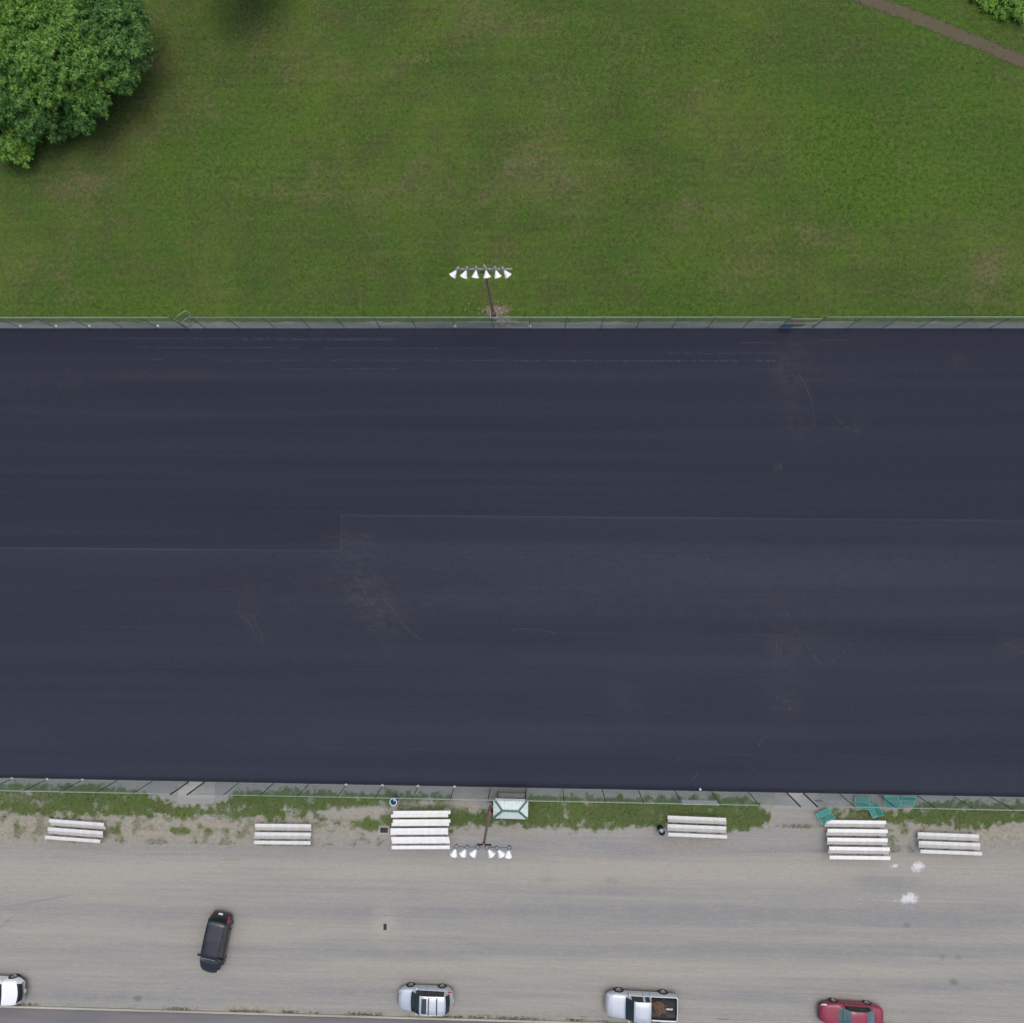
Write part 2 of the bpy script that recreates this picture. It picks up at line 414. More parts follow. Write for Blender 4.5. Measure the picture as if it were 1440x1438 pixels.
TAN = [(720,1112,900,14,-.7),(720,1222,900,14,.35),(150,1230,200,25,.3),(900,1228,300,16,.3),(1300,1240,120,18,.2),(720,1190,900,12,-.35),(330,1270,120,10,.25),(650,1280,700,9,-.4),(1100,1290,400,14,-.35),
       (300,1310,300,14,.3),(100,1330,150,14,.1),(700,1335,900,9,-.3),(1150,1340,400,10,-.3),(1300,1310,200,12,.2),(600,1365,500,12,.2),(250,1385,250,8,-.1),(150,1400,160,10,-.35),(900,1355,400,10,.25),
       (1060,1400,120,12,-.3),(1350,1385,150,8,-.35),(700,1412,500,8,.1),(500,1400,80,16,-.3),(880,1250,60,8,-.3),(360,1225,50,8,-.25),(1255,1240,40,14,-.45),(1215,1235,20,12,-.3),(1340,1305,120,10,-.3),(1180,1368,220,8,.3),
       (240,1215,80,8,.2),(1060,1225,100,14,.15),(540,1295,18,22,.6)]
def f_soil(X, Y, PX, PY):
    return np.clip(blobs(PX, PY, [(150,1165,200,22,1.0),(400,1165,120,20,.8),(520,1150,40,14,.7),(1270,1172,70,18,.5),(1400,1175,70,22,1.0),(0,1160,60,25,.6),(700,1165,80,6,.5),(900,1160,40,8,.5),(970,1185,50,6,.7),(650,1135,30,14,.8),(1200,1145,60,14,.5),
                                  (350,1418,60,5,.8),(720,1425,900,5,.3)]), 0, 1.1)
lxs = np.arange(XL, XR+.01, .14); lys = np.linspace(YCURB+.076, YS+.03, 150)
lot = grid_sheet('gravel_lot', lxs, lys, .006, M_LOT, {
    'grass': f_grass, 'soil': f_soil,
    'tan': lambda X, Y, PX, PY: .5+blobs(PX, PY, TAN),
    'pale': lambda X, Y, PX, PY: blobs(PX, PY, [(1291,1219,11,9,.85),(1286,1214,6,4,.3),(1257,1217,8,3,.8),(1278,1262,15,9,1.0),(1280,1276,8,3,.45),(1256,1266,9,2,.45),(545,1185,4,30,0),(1150,1120,8,3,.5),(1350,1240,20,2,.2),(800,1165,4,1,.3)]),
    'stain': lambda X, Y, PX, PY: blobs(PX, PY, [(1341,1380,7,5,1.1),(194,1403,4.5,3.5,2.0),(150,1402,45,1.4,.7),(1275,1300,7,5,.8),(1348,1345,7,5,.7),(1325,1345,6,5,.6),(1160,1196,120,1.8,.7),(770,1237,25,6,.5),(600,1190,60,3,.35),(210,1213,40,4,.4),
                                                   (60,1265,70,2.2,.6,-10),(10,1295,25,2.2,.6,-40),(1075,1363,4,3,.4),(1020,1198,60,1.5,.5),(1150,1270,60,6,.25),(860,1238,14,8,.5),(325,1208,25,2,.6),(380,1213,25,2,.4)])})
# gravel strip inside the north fence line
M_STRIP = mat_road('strip_gravel', rgb(86, 89, 96), rgb(122, 124, 128))
sxs = np.arange(XL, XR+.01, .2)
bm = bmesh.new(); top = []; bot = []
for x in sxs:
    wob = noise.fractal(Vector((x*.7, 3, 0)), 1, 2, 4)*.16
    top.append(bm.verts.new((x, YN+.55+wob, .008))); bot.append(bm.verts.new((x, YN, .008)))
for i in range(len(sxs)-1): bm.faces.new((bot[i], bot[i+1], top[i+1], top[i]))
tag(obj('gravel_strip', bm, M_STRIP), kind='structure')
# kerb and road
bm = bmesh.new()
for i in range(36):                              # cast kerb stones 3 m long
    add_box(bm, (XL+1.5+i*3.0, YCURB, .04), (2.988, .15, .16), bev=.012)
tag(obj('kerb', bm, M_KERB), kind='structure')
slab('road', XL-40, XR+40, YCURB-7.6, YCURB-.08, 0, .008, M_ROAD, 1.5)
# concrete pads at the two gateways, joints cut into them as separate flags
M_PAD = mat_road('pad_concrete', rgb(136, 138, 138), rgb(158, 158, 156))
for x0, x1, yb in ((250, 302, 1129), (1089, 1150, 1136)):
    a = G(x0, yb); b = G(x1, yb+1)
    bm = bmesh.new(); add_box(bm, ((a.x+b.x)/2, (a.y+YS)/2, .012), (b.x-a.x, YS-a.y-.02, .024), bev=.006)
    o = tag(obj('concrete_pad', bm, M_PAD), kind='structure')
# dirt path, top right
pts = [G(1130,-40), G(1215, -2), G(1270, 18), G(1330, 42), G(1390, 66), G(1440, 88), G(1500, 116), G(1600, 160)]
def mat_path():
    s = NT('dirt_path'); v = s.coord(); f = s.noise(v, 14, 5, .8); e = s.noise(v, 1.7, 6, .75)
    c = s.mix(s.rng(f, .3, .7), rgb(70, 68, 52), rgb(110, 102, 84))
    c = s.mix(s.rng(s.noise(v, .9, 4, .6), .5, .7, 0, .4), c, rgb(98, 96, 92))
    s.base(c, .95, 0, .1)
    a = s.math('ADD', s.attr('across'), s.math('MULTIPLY', s.math('SUBTRACT', e, .5), 2.2))
    s.l(s.rng(a, .3, .62), s.b.inputs['Alpha']); return s.m
V, Fc, AT = [], [], []
cross = np.linspace(-1, 1, 9)
for k in range(len(pts)-1):
    for t in np.linspace(0, 1, 24, endpoint=False):
        p = pts[k].lerp(pts[k+1], t); d = (pts[min(k+1, len(pts)-1)]-pts[max(k-1, 0)]).normalized(); n_ = Vector((-d.y, d.x, 0))
        for q in cross:
            u = p+n_*(q*.74); V.append((u.x, u.y, .006)); AT.append(1.15*(1-abs(q)**1.6))
for r in range(len(V)//9-1):
    for q in range(8): a = r*9+q; Fc.append((a, a+1, a+10, a+9))
pth = tag(mesh_np('dirt_path', V, Fc, mat_path()), kind='structure')
at_ = pth.data.attributes.new('across', 'FLOAT', 'POINT'); at_.data.foreach_set('value', AT)
# paved yard glimpsed beyond the trees, top left
bm = bmesh.new(); a = G(-60, 106); b = G(22, -60)
add_box(bm, ((a.x+b.x)/2-8, (a.y+b.y)/2+3, .006), (b.x-a.x+16, b.y-a.y+6, .012))
tag(obj('paved_yard', bm, M_ROAD), kind='structure')

# faint marks on the court: thin sheets of dust with broken edges
def mat_mark(name, c, a):
    s = NT(name); v = s.coord(.6, .6, .6); n = s.noise(v, 6, 5, .8)
    s.base(c, .95, 0, .1)
    s.l(s.rng(n, .42, .62, 0, a), s.b.inputs['Alpha']); return s.m
M_CHALK = mat_mark('chalk_dust', rgb(118, 126, 140), .28)
M_DUSTY = mat_mark('tan_dust', rgb(118, 112, 102), .34)
def ribbon(bm, pl, wd, z):
    vs = []
    for i, p in enumerate(pl):
        q = pl[min(i+1, len(pl)-1)]; r_ = pl[max(i-1, 0)]; d = (q-r_).normalized(); n_ = Vector((-d.y, d.x, 0))*wd/2
        vs.append((bm.verts.new(p+n_+Vector((0,0,z))), bm.verts.new(p-n_+Vector((0,0,z)))))
    for a, b in zip(vs[:-1], vs[1:]): bm.faces.new((a[1], b[1], b[0], a[0]))
bm = bmesh.new()
for (x0, x1, y) in ((120,560,476),(340,560,478),(190,420,489),(450,700,490),(215,240,506),(300,1100,507),(90,110,519),(390,560,519),(1050,1090,508),(1040,1090,482),(720,1040,508),(940,1100,497),(1150,1198,478)):
    n = 24; ribbon(bm, [G(x0+(x1-x0)*i/n, y+random.uniform(-.3,.3)) for i in range(n+1)], .06, .044)
obj('chalk_line', bm, M_CHALK, court)
bm = bmesh.new()
def arc(pts, wd=.07):
    pl = []
    for i in range(len(pts)-1):
        p0 = pts[max(i-1,0)]; p1 = pts[i]; p2 = pts[i+1]; p3 = pts[min(i+2, len(pts)-1)]
        for t in np.linspace(0, 1, 8, endpoint=False):
            q = [0.5*((2*p1[k])+(-p0[k]+p2[k])*t+(2*p0[k]-5*p1[k]+4*p2[k]-p3[k])*t*t+(-p0[k]+3*p1[k]-3*p2[k]+p3[k])*t**3) for k in (0,1)]
            pl.append(G(*q))
    pl.append(G(*pts[-1])); ribbon(bm, pl, wd, .047+len(bm.verts)*1e-6)
for a in ([(712,887),(735,884),(765,886),(785,892)], [(1172,578),(1178,590),(1195,604),(1208,606),(1199,613)], [(1200,595),(1208,603)], [(943,1070),(958,1060),(952,1072)],
          [(968,1100),(980,1088),(972,1078),(952,1082)], [(1085,1030),(1067,1045),(1084,1056)], [(1048,1075),(1068,1085)], [(538,838),(552,856),(575,885),(600,905)], [(500,810),(520,845),(540,865)],
          [(332,858),(348,872),(358,888)],[(355,865),(365,885),(370,905)], [(1092,893),(1090,945)], [(1098,895),(1097,920)], [(1100,850),(1130,900),(1160,935),(1200,900)], [(1095,1000),(1105,985),(1112,1000)],
          [(1420,902),(1440,896)], [(1430,918),(1440,915)], [(883,995),(897,1000)], [(1120,520),(1140,560),(1145,600)], [(1132,628),(1150,620)]):
    arc(a)
for px, py in ((1094,657),):
    for dx in (-3.5, 3.5): ribbon(bm, [G(px+dx, py-4), G(px+dx, py+4)], .08, .0472)
    for dy in (-4, 4): ribbon(bm, [G(px-3, py+dy), G(px+3, py+dy)], .08, .0476)
obj('tyre_scuff', bm, M_DUSTY, court)
M_DARK = simple('dark_rubber', rgb(20, 21, 24), .85)
for px, py in ((277,778),(385,780),(435,780),(545,781),(663,780),(806,782),(948,781),(1000,783),(1238,784),(1278,785),(1395,787)):
    bm = bmesh.new(); add_lathe(bm, [(.07, .0401), (.07, .046), (.045, .047), (.04, .043)], 12, Matrix.Translation(G(px, py)), True)
    obj('net_sleeve', bm, M_DARK, court)
# drains
M_IRON = simple('cast_iron', rgb(70, 62, 58), .7, .3)
def drain(px, py, sx, sy, label, frame=True):
    c = G(px, py); t = thing('storm_drain', label, 'drain', (c.x, c.y, .006))
    bm = bmesh.new()
    if frame:
        fw = .13
        for q in (-1, 1):
            add_box(bm, (q*(sx/2+fw/2), 0, .012), (fw, sy+2*fw, .03), bev=.006); add_box(bm, (0, q*(sy/2+fw/2), .012), (sx-.002, fw, .028), bev=.006)
        obj('frame', bm, M_CONC, t)
    else: bm.free()
    bm = bmesh.new(); n = max(4, int(sx/.08))
    for i in range(n): add_box(bm, (-sx/2+(i+.5)*sx/n, 0, .010), (sx/n*.5, sy-.02, .014))
    for q in (-1, 0, 1): add_box(bm, (0, q*(sy/2-.02), .008), (sx-.01, .03, .013))
    obj('grate', bm, M_IRON, t)
    bm = bmesh.new(); add_box(bm, (0, 0, .0015), (sx-.004, sy-.004, .003)); obj('sump', bm, M_DARK, t)
drain(540, 1166.5, .62, .42, 'square iron grate in a concrete frame beside the tall white bleacher')
drain(541.5, 1302.5, .26, .5, 'small narrow iron drain alone in the middle of the gravel lot', False)

# ------------------------------------------------------------------ materials for the objects
M_GALV = simple('galvanised_steel', rgb(150, 154, 156), .5, .6, .1, 3)
M_RAIL = simple('pale_green_vinyl_pipe', rgb(148, 166, 154), .55, 0, .1, 2)
M_POST = simple('dark_green_post', rgb(58, 76, 74), .6, 0, .15, 2)
M_POSTN = simple('grey_green_post', rgb(112, 124, 122), .6, 0, .12, 2)
M_GPOST = simple('gate_post_paint', rgb(40, 54, 58), .6, 0, .15, 2)
M_MESH = simple('green_vinyl_mesh', rgb(96, 118, 116), .6, 0, .1, 1)
M_WOOD = simple('weathered_pole_wood', rgb(158, 130, 114), .9, 0, .25, 5, rgb(118, 98, 88))
M_WHITE = simple('white_enamel', rgb(232, 236, 240), .35, 0, .04, 4)
M_LENS = simple('lamp_glass', rgb(120, 135, 150), .12, 0, .1, 6)
M_ALU = simple('white_aluminium_plank', rgb(228, 230, 232), .45, 0, .05, 3, rgb(206, 206, 202))
M_ALU2 = simple('worn_aluminium_plank', rgb(208, 211, 212), .5, 0, .08, 3, rgb(176, 176, 172))
M_ALU3 = simple('grey_footboard', rgb(178, 179, 177), .55, 0, .1, 3, rgb(148, 146, 140))
M_FRAME = simple('bleacher_steel', rgb(120, 126, 128), .5, .5, .1, 3)
M_TEAL = simple('teal_coated_steel', rgb(42, 142, 136), .5, 0, .12, 8, rgb(28, 104, 102))
M_TEAL2 = simple('pale_teal_edge', rgb(96, 178, 168), .5, 0, .1, 8)
M_BANNER = simple('white_panel_paint', rgb(236, 242, 246), .5, 0, .06, 2)
M_BLUE = simple('blue_plastic_drum', rgb(34, 92, 140), .4, 0, .1, 4)
M_BLACKP = simple('black_plastic', rgb(30, 32, 36), .5, 0, .15, 4)
M_BAG = simple('rubbish_bag', rgb(170, 180, 195), .4, 0, .3, 9)
M_RED = simple('red_box_paint', rgb(120, 34, 38), .55, 0, .15, 8)
M_GREENTRIM = simple('green_roof_trim', rgb(72, 112, 96), .55, 0, .1, 4)
M_ROOFM = simple('white_ribbed_roof', rgb(214, 226, 228), .4, 0, .05, 3, rgb(178, 196, 200))
M_PLY = simple('booth_plywood', rgb(128, 122, 114), .8, 0, .2, 5)

# ------------------------------------------------------------------ chain link fences
def wires(parent, x0, x1, y, z0, z1, pitch=.10, th=.0046):
    """two families of diagonal wires, each a thin four-sided bar"""
    V, Fc = [], []
    h = z1-z0
    for sgn in (1, -1):
        k = 0
        start = x0-h if sgn == 1 else x0
        n = int((x1-x0+h)/pitch)
        for i in range(n+1):
            xa = start+i*pitch; xb = xa+h; za, zb = (z0, z1) if sgn == 1 else (z0, z1)
            if sgn == -1: xa, xb = x0+i*pitch, x0+i*pitch-h
            # clip to [x0,x1]
            pa, pb = [xa, za], [xb, zb]
            if xa != xb:
                def clip(p, q):
                    for lim in (x0, x1):
                        if (p[0]-lim)*(q[0]-lim) < 0 and ((lim == x0 and p[0] < lim) or (lim == x1 and p[0] > lim)):
                            t = (lim-p[0])/(q[0]-p[0]); p[:] = [lim, p[1]+t*(q[1]-p[1])]
                clip(pa, pb); clip(pb, pa)
            if min(pa[0], pb[0]) < x0-1e-6 or max(pa[0], pb[0]) > x1+1e-6 or abs(pa[0]-pb[0]) < .02: continue
            b = len(V); yy = y+.004*sgn; r = th/2
            for (px, pz) in (pa, pb):
                V += [(px-r, yy, pz+r*sgn), (px, yy-r, pz), (px+r, yy, pz-r*sgn), (px, yy+r, pz)]
            Fc += [(b+j, b+(j+1) % 4, b+4+(j+1) % 4, b+4+j) for j in range(4)]
    return mesh_np('mesh', V, Fc, M_MESH, parent)

foot_bm = bmesh.new(); add_lathe(foot_bm, [(.13, 0), (.12, .04), (.08, .06), (.0, .065)], 12)
foot_me = bpy.data.meshes.new('footing'); foot_bm.to_mesh(foot_me); foot_bm.free(); foot_me.materials.append(simple('footing_concrete', rgb(196, 196, 190), .9, 0, .1, 9))
post_me = {}
def post_mesh(h, r, mat):
    k = (h, r, mat.name)
    if k not in post_me:
        bm = bmesh.new(); add_tube(bm, (0,0,0), (0,0,h), r, n=12); add_lathe(bm, [(r*1.15, h-.05), (r*1.2, h), (r*.8, h+.035), (.005, h+.05)], 12)
        bmesh.ops.recalc_face_normals(bm, faces=bm.faces)
        me = bpy.data.meshes.new('post'); bm.to_mesh(me); bm.free(); me.materials.append(mat); post_me[k] = me
    return post_me[k]
def fence(label, y, px_posts, base_py, foots=(), h=FENCE_H, midrail=(), thick=(), off=0.0, pm=None):
    pm = pm or M_POST
    t = thing('chain_link_fence', label, 'fence', (0, y, 0), 0, 'tall chain link fences along the court')
    xsP = [G(px, base_py).x for px in px_posts]
    for i, x in enumerate(xsP):
        th = px_posts[i] in thick
        o = bpy.data.objects.new('post', post_mesh(h+(.12 if th else 0), (.055 if pm is M_POST else .04) if th else .032, (M_GPOST if pm is M_POST else pm) if th else pm)); COL.objects.link(o); o.parent = t; o.location = (x, 0, 0)
        if px_posts[i] in foots:
            f = bpy.data.objects.new('footing', foot_me); COL.objects.link(f); f.parent = o; f.rotation_euler.z = random.random()*3; f.location = (random.uniform(-.02,.02), off, 0)
    bm = bmesh.new(); add_tube(bm, (xsP[0], 0, h), (xsP[-1], 0, h), .032, n=10)
    obj('top_rail', bm, M_RAIL, t, True)
    for a, b in midrail:
        bm = bmesh.new(); add_tube(bm, (G(a, base_py).x, .03, h*.52), (G(b, base_py).x, .03, h*.52), .024, n=8); obj('brace_rail', bm, M_RAIL, t, True)
    wires(t, xsP[0], xsP[-1], 0, .05, h-.02)
    bm = bmesh.new(); add_tube(bm, (xsP[0], 0, .05), (xsP[-1], 0, .05), .005, n=5); obj('tension_wire', bm, M_MESH, t)
    return t
FY = YS-.06                                     # the south fence stands just off the slab's edge
fs = [17-50.2*k for k in (4,3,2,1)]+[17, 66, 116, 164, 214, 265]
fence('long green mesh fence south of the asphalt, left of the first concrete gateway', FY, fs, 1101, (17, 66, 116), thick=(265,))
f2 = [287,335,384,434,487,538,588,639,689.5,740,791.5,847,898,949.5,1001,1053,1107]
fence('green mesh fence south of the asphalt, middle run between the two concrete gateways', FY, f2, 1107, (487,538,588,639), thick=(287,1107))
f3 = [1130,1181,1236,1290,1341,1393,1444,1495,1547,1600,1650]
fence('green mesh fence south of the asphalt, right of the second gateway with teal benches behind', FY, f3, 1115, thick=(1130,))
NY = YN+.07
n1 = [29-49.5*k for k in (4,3,2,1)]+[29, 79, 126, 173, 222, 262]
fence('green mesh fence north of the asphalt, left of the open gate', NY, n1, 460, (29, 79, 126, 222), midrail=((213,262),), thick=(262,), off=.12, pm=M_POSTN)
n2 = [288,337,387,436,485,535,585,640,694,745,795,845,895,945,995,1045,1096]
fence('green mesh fence north of the asphalt, middle run passing the light pole', NY, n2, 460, (640, 745), midrail=((644,745),(1052,1096)), thick=(288,1096), off=.12, pm=M_POSTN)
n3 = [1143,1192,1242,1292,1342,1392,1442,1492,1542,1592,1650]
fence('green mesh fence north of the asphalt, right of the shut gate', NY, n3, 460, (), midrail=((1143,1192),), thick=(1143,), pm=M_POSTN)

# gates in the north fence
def gate_leaf(parent, wd, h, z0=.1, full=True):
    bm = bmesh.new()
    for z in (z0, z0+h*.5, z0+h): add_tube(bm, (0, 0, z), (wd, 0, z), .024, n=8)
    for x in (0, wd): add_tube(bm, (x, 0, z0), (x, 0, z0+h), .024, n=8)
    obj('gate_frame', bm, M_RAIL, parent, True)
    wires(parent, 0.02, wd-.02, 0, z0+.02, z0+h-.02).name = 'gate_mesh'
    bm = bmesh.new(); add_box(bm, (wd-.05, .04, z0+h*.45), (.12, .06, .05), bev=.01); obj('latch', bm, M_GALV, parent)
    for z in (z0+.25, z0+h-.25):
        bm = bmesh.new(); add_tube(bm, (0, 0, z-.06), (0, 0, z+.06), .04, n=8); obj('hinge', bm, M_GALV, parent)
xg = G(262, 460).x+.08
t = thing('fence_gate', 'narrow mesh gate leaf swung open onto the grass in the north fence', 'gate', (xg, NY+.02, 0), R(38)); gate_leaf(t, 1.15, 2.35)
xg = G(1096, 460).x+.08
t = thing('fence_gate', 'wide shut mesh gate with a blue board in the north fence beside bare soil', 'gate', (xg, NY, 0), R(0)); gate_leaf(t, 2.45, 2.45)
bm = bmesh.new(); add_box(bm, (.35, -.05, .75), (1.05, .03, 1.0), bev=.01); obj('board', bm, simple('faded_blue_board', rgb(104, 130, 158), .6, 0, .12, 4), t)
# heap of earth under that gate
bm = bmesh.new(); bmesh.ops.create_grid(bm, x_segments=30, y_segments=16, size=1)
for v in bm.verts:
    r = v.co.x**2+v.co.y**2
    hgt = max(0, 1-r)*(.26+.14*noise.fractal(Vector((v.co.x*3, v.co.y*3, 2)), 1, 2, 4))
    v.co = Vector((v.co.x*.85, v.co.y*.40, hgt-.02+.03*noise.noise(Vector((v.co.x*9, v.co.y*9, 1)))))
c = G(1120, 457)
tag(obj('soil_heap', bm, simple('brown_soil', rgb(82, 72, 56), .95, 0, .35, 14), None, True, (c.x, YN+.5, .004)), 'low heap of brown soil under the shut gate', 'soil heap')

# banners hung high on the south fence, court side hidden behind the wires
def banner(px0, px1, z0, z1, label, mat=M_BANNER):
    x0, x1 = G(px0, 1112).x, G(px1, 1112).x
    t = thing('display_board', label, 'board', ((x0+x1)/2, FY-.06, z0), 0, 'boards hung on the south fence')
    bm = bmesh.new(); add_box(bm, (0, 0, (z1-z0)/2), (x1-x0, .03, z1-z0), bev=.006); obj('board', bm, mat, t)
    for q in (-.45, .45):
        bm = bmesh.new(); add_tube(bm, (q*(x1-x0), -.02, (z1-z0)-.06), (q*(x1-x0), .075, z1-z0-.06), .012, n=6); obj('bolt', bm, M_GALV, t)
banner(949, 1000, 1.95, 2.92, 'long white board hung atop the fence behind the short bleacher and black bin')
banner(1152, 1172, 1.55, 2.75, 'short pale blue board hung on the fence above the left end of the tall bleacher')
banner(1137, 1146, 1.3, 1.9, 'tiny faded board low on the fence beside the second gateway', simple('faded_panel', rgb(160, 172, 176), .6))

# ------------------------------------------------------------------ flood light poles
def floodlight(parent, loc, yaw, tilt):
    """reflector axis points along local -Z, tipped by tilt from straight down towards yaw"""
    M3 = Matrix.Rotation(yaw, 4, 'Z') @ Matrix.Rotation(-tilt, 4, 'Y')
    M = Matrix.Translation(loc) @ M3
    bm = bmesh.new()
    prof = [(.075, .02), (.09, -.05), (.13, -.15), (.185, -.27), (.245, -.38), (.28, -.45), (.29, -.455), (.275, -.45), (.235, -.37), (.19, -.29), (.12, -.16), (.06, -.06)]
    add_lathe(bm, prof, 28, M)
    r = obj('floodlight', bm, M_WHITE, parent, True)
    bm = bmesh.new(); add_lathe(bm, [(.02, .34), (.105, .33), (.115, .30), (.115, .06), (.085, .02)], 18, M, True)
    for k in range(6): add_lathe(bm, [(.118, .08+k*.038), (.127, .09+k*.038), (.118, .10+k*.038)], 18, M)
    obj('ballast_housing', bm, M_GALV, r, True)
    bm = bmesh.new(); add_lathe(bm, [(.0, -.37), (.13, -.38), (.25, -.40)], 28, M); obj('lens', bm, M_LENS, r, True)
    bm = bmesh.new(); p = M @ Vector((0, 0, .1)); 
    add_tube(bm, M @ Vector((0, .13, .05)), M @ Vector((0, .13, .22)), .015, n=6); add_tube(bm, M @ Vector((0, -.13, .05)), M @ Vector((0, -.13, .22)), .015, n=6)
    add_tube(bm, M @ Vector((0, -.13, .22)), M @ Vector((0, .13, .22)), .015, n=6)
    obj('yoke', bm, M_GALV, r)
def light_pole(label, base, top, facing, aim_sign):
    t = thing('light_pole', label, 'light pole', (base.x, base.y, 0), 0, 'wooden floodlight poles by the court')
    lean = Vector((top.x-base.x, top.y-base.y, top.z))
    bm = bmesh.new(); n = 10
    for i in range(n):
        a = lean*(i/n); b = lean*((i+1)/n); ra = .15-.07*i/n; rb = .15-.07*(i+1)/n
        add_tube(bm, a, b, ra, rb, 14, caps=(i in (0, n-1)))
    obj('pole', bm, M_WOOD, t, True)
    zt = lean.z-.35; tp = lean*(zt/lean.z)
    for k, dz in enumerate((0, -.55)):
        bm = bmesh.new(); add_box(bm, (tp.x, tp.y+facing*.14, zt+dz), (3.9 if k == 0 else 1.0, .10, .11), bev=.01)
        obj('crossarm', bm, M_FRAME if k == 0 else M_BLACKP, t)
    bm = bmesh.new()
    for q in (-1, 1): add_tube(bm, (tp.x+q*1.1, tp.y+facing*.2, zt), (tp.x, tp.y+facing*.16, zt-.75), .018, n=6)
    obj('brace', bm, M_GALV, t)
    offs = [-1.98, -1.28, -.58, .12, .82, 1.42] if aim_sign < 0 else [-1.92, -1.22, -.50, .34, 1.02, 1.74]
    fan = [-34, -24, -9, 11, 26, 36] if aim_sign < 0 else [-8, -30, -26, 24, 30, 6]
    rl = random.Random(int(base.y))
    for o_, f_ in zip(offs, fan):
        f_ += rl.uniform(-12, 12)
        yaw = (-90 if facing < 0 else 90)+(f_ if facing < 0 else -f_)
        floodlight(t, Vector((tp.x+o_, tp.y+facing*.26, zt+.02)), R(yaw), R((64 if aim_sign < 0 else 74)+rl.uniform(-9, 9)))
    # conduit, junction box and red switch cabinet
    bm = bmesh.new(); a = lean*.04; add_tube(bm, a+Vector((-.02, facing*.18, 0)), lean*.93+Vector((-.02, facing*.12, 0)), .022, n=6); obj('conduit', bm, M_GALV, t)
    return t, lean
pb = G(694.5, 443.5); pt = G(680.5, 373, 10.2)
t, ln_ = light_pole('wooden pole with six white floodlights standing in the grass north of the asphalt', pb, pt, -1, -1)
bm = bmesh.new()
for q in (-1, 1): add_box(bm, (q*.26, 0, .10), (.06, .52, .20), bev=.008)
for q in (-1, 1): add_box(bm, (0, q*.29, .10), (.58, .06, .19), bev=.008)
obj('base_kerb', bm, M_CONC, t)
pb = G(690.5, 1130); pt = G(679.5, 1191, 10.2)
t, ln_ = light_pole('wooden pole with six white floodlights beside the ribbed roof booth, leaning over the gravel', pb, pt, -1, 1)
bm = bmesh.new(); add_box(bm, ln_*.14+Vector((.02, -.20, 0)), (.42, .22, .9), bev=.02); obj('switch_box', bm, M_RED, t)
bm = bmesh.new(); add_box(bm, ln_*.06+Vector((-.05, .24, 0)), (.26, .14, .4), bev=.015); obj('junction_box', bm, M_GALV, t)

# broken concrete and twigs by the north pole
bm = bmesh.new(); rr = random.Random(4)
for i in range(130):
    a = rr.gauss(0, 1); p = G(708+rr.gauss(0, 6.5), 452+rr.gauss(0, 2.6)); p.y = max(p.y, YN+.12)
    L = rr.uniform(.12, .45); th = rr.uniform(0, 6.3); d = Vector((math.cos(th)*L, math.sin(th)*L*.6, rr.uniform(.0, .15))); p.z = .03+rr.random()*.10
    add_tube(bm, p, p+d, .014, .007, 5)
tag(obj('brush_pile', bm, simple('dry_twigs', rgb(168, 164, 148), .9, 0, .25, 8)), 'scatter of dry pale twigs at the foot of the north light pole', 'twigs', kind='stuff')
bm = bmesh.new()
for i in range(60):
    p = G(694+rr.gauss(0, 14), 436+rr.gauss(0, 5)); s_ = rr.uniform(.04, .13)
    add_box(bm, (p.x, p.y, .015), (s_, s_*rr.uniform(.5, 1), s_*.5), Matrix.Rotation(rr.random()*3, 3, 'Z'), bev=s_*.12)
tag(obj('rubble', bm, simple('rubble_stone', rgb(150, 134, 120), .9, 0, .2, 6)), 'loose broken stones in the bare soil round the north light pole', 'rubble', kind='stuff')

